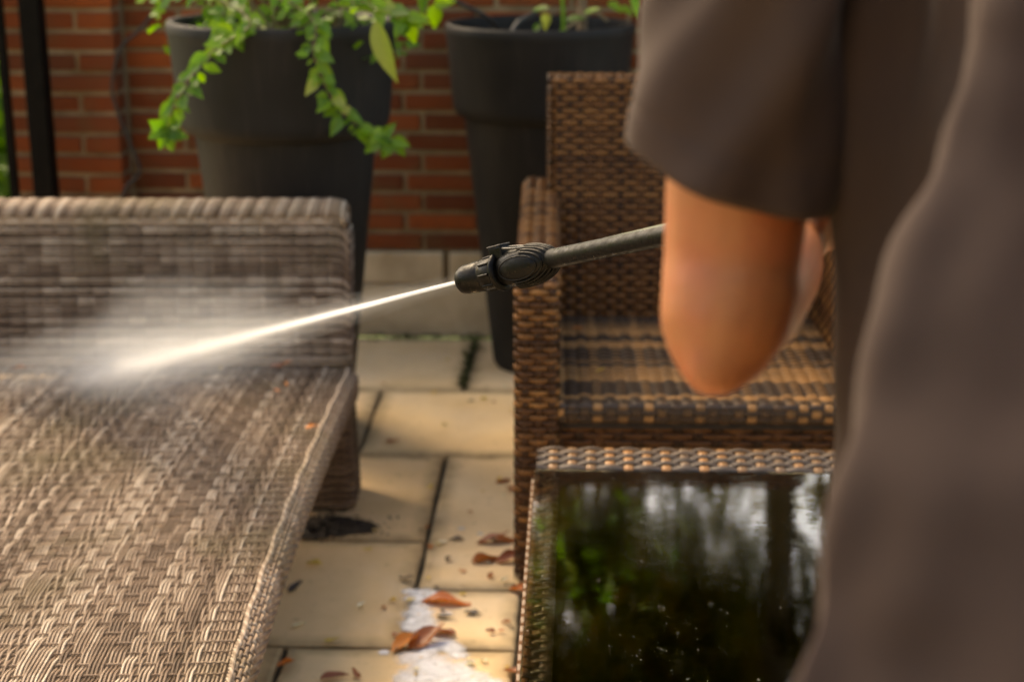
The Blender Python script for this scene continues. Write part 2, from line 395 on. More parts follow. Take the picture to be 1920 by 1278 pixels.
for i, (y0, y1, xl, xr) in enumerate(rows):
    yy1 = y1
    x = xl
    while x > -3.0:
        wd = random.choice([.53, .8, .53, .4]); slab(max(x - wd, -3.1), x, y0, y1); x -= wd
    x = xr
    while x < 3.0:
        wd = random.choice([.53, .8, .53, .4])
        if i == 3: y0_ = y0
        slab(x, min(x + wd, 3.1), y0, y1); x += wd

# ------------------------------------------------------------------ brick wall with pier
WY = 4.85
wall = empty('brick_wall', (0, WY, 0)); tag(wall, 'low red brick garden wall with pale mortar and stone plinth behind the planters', 'wall')
mb = MB(); mb.box((-1.70, .006, 0), (2.6, .20, 1.22)); mb.box((-1.70, -.114, 0), (-1.372, .02, 1.22))
mb.build('mortar', 'mortar', wall, False)
def brickmesh(L, H, D, seed):
    rr = random.Random(seed); b = bmesh.new()
    bmesh.ops.create_cube(b, size=1)
    for vtx in b.verts:
        vtx.co.x *= L; vtx.co.y *= D; vtx.co.z *= H
        vtx.co += Vector((rr.uniform(-.002, .002), rr.uniform(-.002, .002), rr.uniform(-.0015, .0015)))
    bmesh.ops.bevel(b, geom=b.edges[:], offset=.004, segments=1, affect='EDGES')
    me = bpy.data.meshes.new('brick'); b.to_mesh(me); b.free(); me.materials.append(M['brick']); return me
BM = {}
def brick(x0, x1, z, y, D=.09):
    key = (round(x1 - x0, 3), random.randint(0, 2), D)
    if key not in BM: BM[key] = brickmesh(x1 - x0, .0480, D, hash(key) & 999)
    o = link('brick', BM[key], None, wall); o.location = ((x0 + x1) / 2, y + D / 2 + RNG.uniform(-.003, .003), z); o.rotation_euler = (0, 0, RNG.uniform(-.008, .008))
PZ = .0617
z = .305; i = 0
while z < 1.20:
    x = -1.37 + (-.055 if i % 2 else -.0) + .005
    first = True
    while x < 2.55:
        L = .213
        a = max(x, -1.366); e = min(x + L, 2.59)
        if e - a > .03: brick(a, e, z, 0)
        x += L + .0125
    z += PZ; i += 1
z = .315; i = 0
while z < 1.20:
    if i % 2: spans = [(-1.697, -1.487), (-1.474, -1.367)]
    else: spans = [(-1.697, -1.592), (-1.579, -1.367)]
    for a, e in spans: brick(a, e, z, -.12)
    z += PZ * .99; i += 1
for z0, z1, off in ((.0, .168, .0), (.172, .272, .2)):
    x = -1.69 - off
    while x < 2.5:
        a = max(x, -1.69); e = min(x + .49, 2.58)
        for (xa, xe, y0) in ([(a, min(e, -1.366), -.125)] if a < -1.372 else []) + ([(max(a, -1.36), e, -.015)] if e > -1.36 else []):
            if xe - xa > .02:
                m_ = MB(); m_.box((xa, y0, z0), (xe - .008, y0 + .12, z1)); bevel(m_.build('stone_block', 'stone', wall, False), .006, 2)
        x += .50
x = -1.74
while x < 2.6:
    m_ = MB(); m_.box((x, -.15 if x < -1.4 else -.03, 1.222), (x + .40, .24, 1.262)); bevel(m_.build('coping_stone', 'stone', wall, False), .008, 2); x += .406

# black steel gate frame at the wall's end
gate = empty('steel_gate', (-1.56, 4.6, 0)); tag(gate, 'black steel gate post with thin bars standing before the brick pier', 'gate')
m_ = MB(); m_.box((-.030, -.030, -.01), (.030, .030, 1.9)); bevel(m_.build('post', 'black_metal', gate, False), .004)
for bx, tk in ((-.095, .012), (-.178, .022)):
    m_ = MB(); m_.box((bx - tk, -.012, .08), (bx + tk, .012, 1.8)); bevel(m_.build('bar', 'black_metal', gate, False), .003)
for zz in (.09, 1.79):
    m_ = MB(); m_.box((-.20, -.014, zz - .018), (-.037, .014, zz + .018)); m_.build('rail', 'black_metal', gate, False)
# hanging cable
def at(x, y, Y):
    TH = R(16.24); YW = R(2.3)
    fw = Vector((-math.sin(YW) * math.cos(TH), math.cos(YW) * math.cos(TH), -math.sin(TH))); rt = Vector((math.cos(YW), math.sin(YW), 0)); up = rt.cross(fw)
    r = fw + rt * (x - 960) / 3000 - up * (y - 639) / 3000
    return np.array(Vector((0, 0, 1.4)) + r * (Y / r.y))
mb = MB(); mb.tube(spline([at(330, -30, 4.66), at(268, 50, 4.67), at(228, 90, 4.67), at(210, 160, 4.67), at(222, 215, 4.67), at(252, 290, 4.67), at(262, 325, 4.67), at(235, 355, 4.67), at(225, 420, 4.66), at(240, 640, 4.66)], 60), .0052, 8)
tag(mb.build('black_cable', 'cable'), 'thin black cable hanging loose in front of the brick wall', 'cable')

# ------------------------------------------------------------------ planters
def planter(name, loc, Rr, H, label):
    root = empty(name, loc); tag(root, label, 'planter', 'round two-tier planters by the wall')
    pr = [(.47, .0), (.50, .012), (.80, .735), (.81, .742), (.875, .747), (.91, .758), (.925, .78), (.985, .962), (.992, .968), (1.0, .975), (1.0, .992), (.985, 1.0), (.945, 1.0), (.925, .992), (.92, .98), (.87, .80), (.86, .79)]
    mb = MB(); mb.lathe([(r * Rr, z * H) for r, z in pr], 72, caps=True); mb.build('pot', 'planter', root)
    mb = MB(); k = 40
    rr = []
    for q in (0.02, .3, .6, .86):
        th = np.arange(k) * 2 * np.pi / k; rr.append(np.stack([q * Rr * 1.0 * np.cos(th), q * Rr * np.sin(th), H * .86 + RNG.uniform(-.01, .012, k)], -1))
    mb.loft(rr, True, False); mb.build('soil', 'soil', root)
    return root
potL = planter('planter', (-.728, 3.985, 0), .283, 1.058, 'dark grey planter holding the trailing shrub, behind the taupe seat')
potR = planter('planter', (-.105, 4.575, 0), .268, 1.0, 'dark grey planter with nearly empty rim, behind the brown armchair')

def leafmesh(name, L, W, mat, fold=.25, curl=.25, n=5, wave=0.0):
    mb = MB(); ph = random.random() * 6; t = np.linspace(0, 1, n + 2)
    wd = W * np.sin(np.pi * t ** .8) ** .9 * (1 - .25 * t); wd[0] = .001; wd[-1] = .0005
    rows = []
    for ti, wi in zip(t, wd):
        zc = -curl * L * ti ** 2
        a1, a2 = wave * W * math.sin(ti * 9 + ph), wave * W * math.sin(ti * 8 + ph * 2 + 2); sx = wave * .35 * W * math.sin(ti * 5 + ph)
        rows.append([(-wi + sx, ti * L, zc + fold * wi + a1), (-wi * .5 + sx, ti * L, zc + fold * wi * .35 + a1 * .4), (sx, ti * L, zc), (wi * .5 + sx, ti * L, zc + fold * wi * .35 + a2 * .4), (wi + sx, ti * L, zc + fold * wi + a2)])
    mb.loft(rows, False, False); me = mb.mesh(name); me.materials.append(M[mat]); return me
LEAVES = [leafmesh('leaf', .034, .0125, 'leaf_green', f, c) for f, c in ((.3, .2), (.5, .4), (.15, -.1), (.35, .6))]
LEAVESY = [leafmesh('leaf', .034, .0125, 'leaf_yellowgreen', f, c) for f, c in ((.3, .2), (.5, .4))]
def put_leaf(me, parent, pos, d, up, s=1.0, name='leaf'):
    d = Vector(d).normalized(); up = Vector(up); x = d.cross(up).normalized(); zz = x.cross(d)
    o = link(name, me, None, parent)
    mt = Matrix((x, d, zz)).transposed().to_4x4(); mt.translation = Vector(pos) - parent.location
    o.matrix_local = mt @ Matrix.Scale(s, 4); return o
def trail(parent, ctrl, nleaf, s0=1.0, s1=1.3, end=4, rad=.0028):
    pts = spline(ctrl, 40); mb = MB(); mb.tube(pts - np.array(parent.location), np.linspace(rad, rad * .45, 40), 6); mb.build('stem', 'stem', parent)
    for i in range(nleaf):
        f = (i + random.random() * .6) / nleaf; q = f * 38; j = int(q); p = pts[j]; T = Vector(pts[j + 1] - pts[j]).normalized()
        side = -1 if i % 2 else 1
        out = Vector((side * random.uniform(.5, 1.1), random.uniform(-.9, .2), random.uniform(-.5, .45)))
        d = (out + T * random.uniform(.2, .9))
        me = random.choice(LEAVES if random.random() < .9 else LEAVESY)
        put_leaf(me, parent, p + np.array(out.normalized()) * random.uniform(.0, .014), d, Vector((random.uniform(-.45, .45), -.75, .65)), 1.28 * random.uniform(s0 * .6, s1 * 1.1))
    for i in range(end):
        a = i / max(1, end) * 2 * math.pi + random.random(); p = pts[-1 - (i % 2) * 2]
        put_leaf(random.choice(LEAVES), parent, p, Vector((math.cos(a), -.25, math.sin(a) - .45)), Vector((.1, -.9, .4)), random.uniform(1.2, 1.8))
shrub = empty('trailing_shrub', (-.728, 3.985, .90)); tag(shrub, 'bright green trailing shrub with hanging shoots growing in the planter behind the taupe seat', 'shrub')
yl = 3.66
trail(shrub, [(-.84, 3.95, 1.02), (-.90, 3.85, 1.13), at(470, 40, 3.70), at(400, 95, yl), at(355, 150, yl - .01), at(325, 205, yl - .01), at(314, 250, yl - .02)], 72, .72, 1.0, 8)
trail(shrub, [(-.78, 3.95, 1.02), (-.76, 3.82, 1.14), at(585, 35, 3.70), at(588, 100, yl), at(612, 165, yl), at(640, 210, yl), at(690, 245, yl - .01), at(735, 262, yl - .02)], 78, .72, 1.0, 7)
trail(shrub, [(-.74, 3.97, 1.0), at(640, 10, 3.80), at(700, 10, 3.74), at(745, 25, 3.72), at(768, 42, 3.72)], 22, .9, 1.4, 4)
trail(shrub, [(-.9, 3.97, 1.0), at(420, 10, 3.80), at(420, 40, 3.75), at(440, 65, 3.69)], 20, .9, 1.3, 4)
trail(shrub, [(-.78, 4.0, 1.0), (-.70, 3.95, 1.25), (-.55, 4.05, 1.32), (-.42, 4.1, 1.22), at(815, 8, 4.1)], 22, .9, 1.3, 3)
mb = MB(); mb.tube(np.array([(.02, -.04, -.05), (.03, -.06, .10), (.0, -.05, .25), (.05, .0, .5), (.03, .02, .8)]), [.030, .024, .021, .016, .008], 10); mb.build('trunk', 'bark', shrub)
for k in range(13):
    a = random.uniform(0, 6.28); r0 = random.uniform(.03, .15); b_ = np.array([r0 * math.cos(a), r0 * math.sin(a) - .05, -.02])
    e_ = b_ + np.array([random.uniform(-.2, .2), random.uniform(-.15, .1), random.uniform(.3, .7)])
    m2 = (b_ + e_) / 2 + np.array([random.uniform(-.06, .06), random.uniform(-.05, .05), 0]); pts = spline([b_, m2, e_], 12)
    mb = MB(); mb.tube(pts, np.linspace(.0075, .002, 12), 6); mb.build('stem', 'stem', shrub)
    for j in range(4):
        p = pts[random.randint(3, 11)] + np.array(shrub.location)
        put_leaf(random.choice(LEAVES + LEAVESY[:1]), shrub, p, Vector((random.uniform(-1, 1), random.uniform(-1, .4), random.uniform(-.6, .6))), Vector((random.uniform(-.5, .5), -.5, .8)), random.uniform(1, 1.6))
# foliage mass inside the pot's mouth and above the frame
mb = MB()
for i in range(900):
    th = random.uniform(0, 6.28); rr = math.sqrt(random.random()) * .33; zz = random.uniform(.06, .75)
    c = np.array([rr * math.cos(th), rr * math.sin(th) * .8, zz])
    d = Vector((random.uniform(-1, 1), random.uniform(-1, 1), random.uniform(-.8, .6))).normalized(); s = d.orthogonal().normalized(); l = random.uniform(.03, .05)
    a = c; b2 = c + np.array(d) * l * .5 + np.array(s) * l * .3; c2 = c + np.array(d) * l; d2 = c + np.array(d) * l * .5 - np.array(s) * l * .3
    mb.add([a, b2, c2, d2], [(0, 1, 2, 3)], random.random())
tag(mb.build('foliage', 'leaf_green', shrub, False), kind='stuff')
put_leaf(leafmesh('broad_leaf', .150, .030, 'leaf_yellowgreen', .35, .12, 9), shrub, at(704, 38, 3.69), Vector(at(735, 150, 3.655)) - Vector(at(704, 38, 3.69)), Vector((-.55, -.8, .25)), 1.0, 'broad_leaf')

plantR = empty('potted_sapling', (-.105, 4.575, .86)); tag(plantR, 'thin young plant with a few lime leaves in the planter behind the armchair', 'plant')
def sticks(ctrl, r0, r1, mat, name='stem'):
    mb = MB(); pts = spline(ctrl, 20); mb.tube(pts - np.array(plantR.location), np.linspace(r0, r1, 20), 8); mb.build(name, mat, plantR)
sticks([at(1090, 70, 4.6), at(1092, 20, 4.6), at(1085, -80, 4.62)], .016, .011, 'bark')
sticks([at(1055, 90, 4.5), at(1056, 30, 4.5), at(1050, -60, 4.52)], .006, .005, 'leaf_green')
sticks([at(1140, 40, 4.6), at(1110, 25, 4.6), at(1060, 55, 4.5)], .005, .004, 'stem')
for (x, y, dx, dy, s) in ((1000, 18, 45, 0, 1.5), (1022, 25, 5, 45, 1.3), (1012, 45, -15, 20, 1.0), (1060, 40, 60, -18, 1.7), (1095, 24, 50, -8, 1.5), (1140, 5, 35, 20, 1.4), (1185, -5, 20, 30, 1.5), (1160, 14, 40, 15, 1.4), (1052, 55, 15, 30, 1.1)):
    p = at(x, y, 4.45); q = at(x + dx, y + dy, 4.42); put_leaf(random.choice(LEAVESY + LEAVES), plantR, p, Vector(q - p), Vector((random.uniform(-.3, .3), -.4, .9)), s)
for k in range(60):
    th = random.uniform(0, 6.28); rr = random.uniform(.02, .35); p = np.array([-.105 + rr * math.cos(th) + .15, 4.575 + rr * math.sin(th) * .6, random.uniform(1.12, 1.7)])
    put_leaf(random.choice(LEAVES + LEAVESY), plantR, p, Vector((random.uniform(-1, 1), random.uniform(-1, .4), random.uniform(-.6, .4))), Vector((0, -.3, 1)), random.uniform(1.2, 2.2))
mb = MB(); mb.tube(spline([at(760, -50, 4.40), at(850, 0, 4.40), at(905, 28, 4.42), at(930, 50, 4.46), at(945, 80, 4.5)], 30), .006, 8)
tag(mb.build('irrigation_tube', 'cable'), 'dark thin tube reaching over the rim of the sparsely planted pot', 'tube')
mb = MB(); mb.tube(spline([at(955, 70, 4.40), at(972, 42, 4.42), at(1000, 26, 4.46), at(1015, 18, 4.5)], 12), .006, 8)
tag(mb.build('grey_hose_end', 'lance_grey'), 'short grey tube curving out of the sparsely planted pot', 'tube')

# ------------------------------------------------------------------ taupe wicker daybed
bed = empty('wicker_daybed', (-.4375, 1.60, 0), R(2.25)); tag(bed, 'weathered taupe wicker daybed being washed by the water jet', 'daybed')
BW = 1.50; BL = 1.88
def seatz(y): return .368 - .0258 * y
def bow(y): return -.021 * np.sin(np.pi * np.clip(y / 1.88, 0, 1))
def Pseat(u, v):       # u along y from the rear to the front, v along -x
    y = BL - .01 - u; p = np.stack([-.006 - v + bow(y), y, seatz(y) - .014 * np.sin(np.pi * np.clip(v / BW, 0, 1)) * np.sin(np.pi * np.clip(y / BL, 0, 1))], -1)
    n = np.zeros_like(p); n[:, 2] = 1; return p, n
GW = []
while len(GW) < 400: GW += [len(set(GW)) if not GW else GW[-1] + 1] * random.choice([1, 1, 2, 2, 3, 4])
def seatpat(k, j):
    if j < 7: return np.where((k + j) % 2 == 0, -.5, -1.3)
    g_ = GW[j]; h_ = ((k * 7919 + g_ * 104729) % 97) / 97
    base = np.where((k + g_) % 2 == 0, 1., -.8)
    return np.where(h_ < .10, 1., base)
mb = MB(); blk = {}
def tseat(j):
    g_ = GW[j]
    if g_ not in blk: blk[g_] = random.uniform(.25, .75)
    return min(1, max(0, blk[g_] + random.uniform(-.22, .22) + (.25 if random.random() < .12 else 0)))
SB = RNG.uniform(-.20, .15, (140, 120))
def seatblk(j, u): return SB[(GW[j] // 2) % 140, np.clip((u / .034).astype(int), 0, 119)]
weave(mb, Pseat, BL - .02, BW, .0340, .0058, .0020, .0021, .0031, DIAM, seatpat, 5, True, .0017, tseat, lambda k: random.uniform(.15, .5), .12, seatblk)
tag(mb.build('seat_weave', 'wicker_taupe', bed), kind='stuff')
mb = MB()
for yy0, yy1 in [(i * BL / 8, (i + 1) * BL / 8) for i in range(8)]:
    mb.box((-BW, yy0, seatz(yy1) - .06), (-.02, yy1 - .0005, seatz(yy1) - .030))
mb.build('seat_deck', 'backing_tan', bed, False)
# braided edge and rolled skirt along the right side
mb = MB(); t = np.linspace(0, BL - .02, 900)
for k in range(3):
    ph = 2 * np.pi * k / 3 + t / .030 * 2 * np.pi
    pts = np.stack([.001 + bow(t) + .0026 * np.cos(ph) + .0015 * np.sin(t * 43), t, seatz(t) + .002 + .0024 * np.sin(ph)], -1)
    mb.tube(pts, .0022, 5, .50 + .2 * k)
tag(mb.build('edge_braid', 'wicker_taupe', bed), kind='stuff')
sk, SL = path2d([(.003, -.002), (.022, -.007), (.019, -.068), (.003, -.072)], .014)
def Pskirt(u, v):
    q, n2 = sk(v); y = u + .0; p = np.stack([q[:, 0] + bow(y), y, seatz(y) + q[:, 1]], -1)
    n = np.stack([-0 + n2[:, 0], 0 * y, n2[:, 1]], -1); return p, n
mb = MB(); weave(mb, Pskirt, BL - .03, SL, .017, .0068, .0030, .0024, .0030, DIAM, None, 4, True, .0036, lambda j: random.uniform(.3, .85), lambda k: random.uniform(.35, .9))
tag(mb.build('skirt_weave', 'wicker_taupe', bed), kind='stuff')
mb = MB(); mb.box((-.06, 0, seatz(BL) - .060), (-.020, BL - .04, seatz(BL) - .012)); mb.build('side_rail', 'backing_tan', bed, False)
# front skirt
def Pfs(u, v):
    q, n2 = sk(v); x = -u; p = np.stack([x, -q[:, 0] + .0, seatz(0) + q[:, 1]], -1); n = np.stack([0 * x, -n2[:, 0], n2[:, 1]], -1); return p, n
mb = MB(); weave(mb, Pfs, BW, SL, .04, .0068, .0031, .0024, .003, DIAM, None, 4)
tag(mb.build('skirt_weave', 'wicker_taupe', bed), kind='stuff')
# back: strands run along x and wrap round the right end
YB = BL; BZ0 = .30; BZ1 = .684; LEAN = .06; TK = .085
ph_, PL = path2d([(-BW, 0), (.0, 0), (.0, TK)], .022)
def Pback(u, v):        # u from the left end; v up
    q, n2 = ph_(u); hh = BZ1 - BZ0 - .028; du = np.clip(u - (BW - .034), 0, .034); z = BZ0 + v * (hh - .034 + np.sqrt(np.maximum(0, .034 ** 2 - du ** 2)) * 1.0) / hh; p = np.stack([q[:, 0], YB + LEAN * v / (BZ1 - BZ0) + q[:, 1], z], -1)
    n = np.stack([-n2[:, 0], -n2[:, 1], 0 * z], -1); return p, n
mb = MB(); bt = {}
def tback(j): return min(1, max(0, .5 + .28 * math.sin(j * 2.1) + random.uniform(-.25, .25)))
def backpat(k, j):
    h_ = (((k // 4) * 7919 + (j // 3) * 104729) % 89) / 89
    top = np.where((k // 4 + j) % 2 == 0, 1., .55); top = np.where(h_ < .10, -.2, top)
    return np.where(k % 4 == 3, -1.0, top)
BB = RNG.uniform(-.30, .18, (60, 60))
def backblk(j, u): return BB[(j // 3) % 60, np.clip((u / .0385).astype(int), 0, 59)]
weave(mb, Pback, PL, BZ1 - BZ0 - .028, .009625, .0076, .0032, .0026, .0036, DIAM, backpat, 2, False, .0026, tback, None, .12, backblk)
tag(mb.build('back_weave', 'wicker_taupe', bed), kind='stuff')
mb = MB(); k_ = 6
v0 = [(-BW, YB + .010, BZ0), (-.010, YB + .010, BZ0), (-.010, YB + TK, BZ0), (-BW, YB + TK, BZ0), (-BW, YB + LEAN + .010, BZ1 - .02), (-.012, YB + LEAN + .010, BZ1 - .02), (-.012, YB + LEAN + TK, BZ1 - .02), (-BW, YB + LEAN + TK, BZ1 - .02)]
mb.add(v0, [(0, 3, 2, 1), (4, 5, 6, 7), (0, 1, 5, 4), (1, 2, 6, 5), (2, 3, 7, 6), (3, 0, 4, 7)]); mb.build('back_panel', 'backing_tan', bed, False)
# wrapped top roll
mb = MB(); nt_ = int((BW + .006) / .0070); yc = YB + LEAN + TK / 2 - .004
for i in range(nt_):
    x0 = -BW + i * .0070 - .004; th = np.linspace(R(-60), R(240), 18)
    skew = .012 * np.sin(th) * min(1, max(0, (-x0 - .02) / .10))
    endf = 1 - .0 * i
    rz = .025; ry = TK / 2 + .005
    drop = .034 - math.sqrt(max(0, .034 ** 2 - max(0, x0 + .034) ** 2)) if x0 < 0 else .034; rz *= 1 + .035 * math.sin(i * .0070 / .038 * 6.28); ry *= 1 + .02 * math.sin(i * .0070 / .038 * 6.28)
    pts = np.stack([x0 + skew + RNG.uniform(-.0008, .0008), yc - ry * np.cos(th), BZ1 - .021 - drop + rz * np.sin(th)], -1)
    mb.tube(pts, .0036, 5, min(1, max(0, .50 + .25 * math.sin(i * .0070 / .038 * 6.28) + random.uniform(-.25, .25))), False)
tag(mb.build('top_wrap', 'wicker_taupe', bed), kind='stuff')
mb = MB()
for zz in (BZ1 - .034, BZ1 - .042):
    mb.tube(np.array([(-BW, YB + LEAN - .006, zz), (-.05, YB + LEAN - .006, zz), (-.026, YB + LEAN - .003, zz - .008), (-.012, YB + LEAN + .002, zz - .020)]), .0042, 6, .7)
for zz in (BZ0 + .040, BZ0 + .030):
    mb.tube(np.array([(-BW, YB - .008, zz), (-.02, YB - .008, zz), (.0, YB + .004, zz), (.004, YB + .02, zz)]), .0042, 6, .65)
mb.build('band', 'wicker_taupe', bed)
# legs
def bedleg(lx, ly, ztop, wx=.115, wy=.155):
    fl = .010
    pf, LL = path2d([(-wx, wy), (-wx, 0), (0, 0), (0, wy), (-wx, wy - .001)], .014)
    def P(u, v):
        q, n2 = pf(u); z = .012 + v; s = 1 + fl / .1 * (1 - v / ztop) * .8
        p = np.stack([lx + q[:, 0] * 1.0 + fl * (1 - v / ztop), ly + q[:, 1] - fl * .6 * (1 - v / ztop), z], -1); return p, np.stack([-n2[:, 0] * -1 * -1, -n2[:, 1], 0 * z], -1)
    mb = MB(); weave(mb, P, LL - .002, ztop - .02, .0385, .0080, .0036, .0026, .0036, DIAM, None, 4, True, .004, lambda j: random.uniform(.05, .5), lambda k: random.uniform(.1, .4))
    tag(mb.build('leg', 'wicker_taupe', bed), kind='stuff')
    mb = MB(); mb.box((lx - wx + .012, ly + .010, .0), (lx - .008, ly + wy - .006, ztop)); mb.build('leg_core', 'backing', bed, False)
bedleg(.0, BL - .085, .30); bedleg(-BW + .115, BL - .085, .30); bedleg(-.03, .06, .28); bedleg(-BW + .115, .06, .28)

# ------------------------------------------------------------------ brown wicker armchair
CW = .775; CD = .95
chair = empty('wicker_armchair', (-.113, 3.0, 0), R(.9)); tag(chair, 'glossy brown wicker armchair beside the glass table', 'armchair')
tb = lambda j: min(1, max(0, random.choice([.45, .55, .62, .70, .80]) + random.uniform(-.08, .08)))
def arm(x0, wdt=.083):
    fz, FL = path2d([(.0, .015), (.0, .655), (CD, .672)], .045)     # (y, z)
    ux, UL = path2d([(0, -.04), (0, 0), (wdt, 0), (wdt, -.04)], .016)
    def P(u, v):
        q, n2 = fz(v); c, m2 = ux(u)
        n_out = np.stack([np.zeros(len(u)), n2[:, 0], n2[:, 1]], -1)
        base = np.stack([x0 + c[:, 0], q[:, 0], q[:, 1]], -1)
        p = base + n_out * c[:, 1:2]
        n = np.stack([m2[:, 0], 0 * u, 0 * u], -1) + n_out * m2[:, 1:2]; n /= np.linalg.norm(n, axis=1)[:, None]
        return p, n
    mb = MB(); weave(mb, P, UL, FL, .0262, .0128, .0055, .0015, .0036, FLAT, None, 6, True, .0070, tb, lambda k: random.uniform(.15, .5))
    tag(mb.build('armrest', 'wicker_brown', chair), 'woven armrest running down to the floor', None, kind='stuff')
    mb = MB()
    for xx, sgn in ((x0, -1), (x0 + wdt, 1)):
        P2 = plane((xx, .03, .03), (0, 1, 0), (0, 0, 1)) if sgn > 0 else plane((xx, CD - .01, .03), (0, -1, 0), (0, 0, 1))
        weave(mb, P2, CD - .04, .59, .0262, .0148, .0066, .0013, .003, FLAT, None, 3, True, .0095, tb, lambda k: random.uniform(.15, .5))
    tag(mb.build('side_weave', 'wicker_brown', chair), kind='stuff')
    mb = MB(); mb.box((x0 + .006, .008, .004), (x0 + wdt - .006, CD - .01, .648)); bevel(mb.build('arm_core', 'backing', chair, False), .02, 3)
arm(0); arm(CW - .083)
# seat: plaid
SX0, SX1 = .086, CW - .086; SW = SX1 - SX0
pf, FL = path2d([(.05, .350), (.018, .352), (.014, .392), (.75, .376)], .014)
def Pcs(u, v):
    q, n2 = pf(v); p = np.stack([SX0 + u, q[:, 0], q[:, 1]], -1); return p, np.stack([0 * u, n2[:, 0], n2[:, 1]], -1)
vt = [random.choice([.3, .45, .9, .5, .35, .95, .2, .7]) for _ in range(60)]
ut = []
while len(ut) < 90: ut += [random.choice([.1, .2, .15, .8, .95, .6])] * random.choice([2, 3, 4])
mb = MB(); weave(mb, Pcs, SW, FL, .0255, .0138, .0064, .0013, .0030, FLAT, None, 6, True, .0095, lambda j: min(1, max(0, ut[j] + random.uniform(-.1, .1))), lambda k: vt[k])
tag(mb.build('seat', 'wicker_plaid', chair), 'plaid woven seat of tan and dark strips', None, kind='stuff')
mb = MB(); mb.box((SX0, .03, .345), (SX1, .74, .362)); mb.build('seat_deck', 'backing', chair, False)
mb = MB(); weave(mb, plane((SX0, .05, .215), (1, 0, 0), (0, 0, 1)), SW, .120, .040, .0150, .0066, .0014, .0036, FLAT, None, 6, True, .010, tb, lambda k: random.uniform(.2, .6))
tag(mb.build('apron', 'wicker_brown', chair), kind='stuff')
mb = MB(); mb.tube(np.array([(SX0, .042, .338), (SX1, .042, .338)]), .007, 8, .45); mb.box((SX0, .056, .215), (SX1, .075, .345)); mb.build('apron_core', 'backing', chair, False)
# back
pb, PBL = path2d([(.72, .35), (.83, .938), (.895, .938), (.885, .2)], .014)
BX0, BX1 = .062, CW - .062
def Pcb(u, v):
    q, n2 = pb(v); ed = np.minimum(u, (BX1 - BX0) - u); p = np.stack([BX0 + u, q[:, 0] + .004 * (ed < .012), q[:, 1]], -1); return p, np.stack([0 * u, n2[:, 0], n2[:, 1]], -1)
mb = MB(); weave(mb, Pcb, BX1 - BX0, PBL, .0245, .0142, .0058, .0015, .0036, FLAT, None, 6, True, .0050, lambda j: min(1, max(0, random.choice([.62, .66, .70, .74]) + random.uniform(-.07, .07))), lambda k: random.choice([.3, .35, .55, .3]))
tag(mb.build('backrest', 'wicker_brown', chair), 'woven backrest', None, kind='stuff')
mb = MB(); v0 = []
for zz, y0, y1 in ((.25, .71, .875), (.928, .838, .888)): v0 += [(BX0 + .003, y0, zz), (BX1 - .003, y0, zz), (BX1 - .003, y1, zz), (BX0 + .003, y1, zz)]
mb.add(v0, [(0, 3, 2, 1), (4, 5, 6, 7), (0, 1, 5, 4), (1, 2, 6, 5), (2, 3, 7, 6), (3, 0, 4, 7)]); mb.build('back_panel', 'backing', chair, False)
mb = MB()
for i in range(42):
    zz = .37 + i * .0132; yy = .72 + .11 * (zz - .35) / .605 - .001
    for bx in (BX0, BX1): mb.tube(np.array([(bx + (.008 if bx == BX0 else -.008), yy - .001, zz), (bx, yy + .004, zz), (bx - (.002 if bx == BX0 else -.002), yy + .03, zz)]), .0055, 5, random.uniform(.3, .65), False)
tag(mb.build('edge_binding', 'wicker_brown', chair), kind='stuff')

# ------------------------------------------------------------------ glass-topped wicker coffee table
TX0, TX1, TY0, TY1, TZ = -.062, .78, 1.50, 2.665, .418
table = empty('coffee_table', ((TX0 + TX1) / 2, (TY0 + TY1) / 2, 0)); tag(table, 'wicker coffee table with wet dark glass top beside the person', 'coffee table')
ox, oy = (TX0 + TX1) / 2, (TY0 + TY1) / 2
x0, x1, y0, y1 = TX0 - ox, TX1 - ox, TY0 - oy, TY1 - oy
fy, FYL = path2d([(y1 - .078, -.004), (y1 - .070, .004), (y1 - .004, .012), (y1, -.07)], .008)
def Ptr(u, v):
    q, n2 = fy(v); p = np.stack([x1 - u, q[:, 0], TZ + q[:, 1]], -1); return p, np.stack([0 * u, n2[:, 0], n2[:, 1]], -1)
mb = MB(); weave(mb, Ptr, x1 - x0, FYL, .0325, .0130, .0058, .0014, .0030, FLAT, None, 6, True, .0085, lambda j: random.choice([.2, .3, .45]), lambda k: random.choice([.75, .9, .6, .85]))
tag(mb.build('rim_weave', 'wicker_grey', table), 'greyish woven rim along the far side', None, kind='stuff')
mb = MB(); mb.box((x0 + .004, y1 - .074, TZ - .07), (x1 - .004, y1 - .006, TZ - .004)); mb.build('far_rail', 'backing', table, False)
mb = MB()
weave(mb, plane((x0, y0, TZ - .022), (1, 0, 0), (0, 1, 0)), .030, y1 - y0 - .08, .030, .0140, .0062, .0013, .0028, FLAT, None, 6, True, .009, lambda j: random.choice([.3, .5, .6, .8]), lambda k: .5)
weave(mb, plane((x1 - .030, y0, TZ - .022), (1, 0, 0), (0, 1, 0)), .030, y1 - y0 - .08, .030, .0140, .0062, .0013, .0028, FLAT, None, 6, True, .009, tb, lambda k: .5)
weave(mb, plane((x0, y1 - .10, TZ - .09), (0, -1, 0), (0, 0, 1)), y1 - y0 - .1, .065, .030, .0140, .0062, .0013, .0028, FLAT, None, 4, True, .009, tb, lambda k: .5)
weave(mb, plane((x0, y0, TZ - .09), (1, 0, 0), (0, 0, 1)), x1 - x0, .065, .030, .0140, .0062, .0013, .0028, FLAT, None, 4, True, .009, tb, lambda k: .5)
tag(mb.build('frame_weave', 'wicker_brown', table), kind='stuff')
mb = MB(); mb.box((x0 + .030, y0 + .05, TZ - .034), (x1 - .030, y1 - .08, TZ - .026)); mb.build('inner_panel', 'table_panel', table, False)
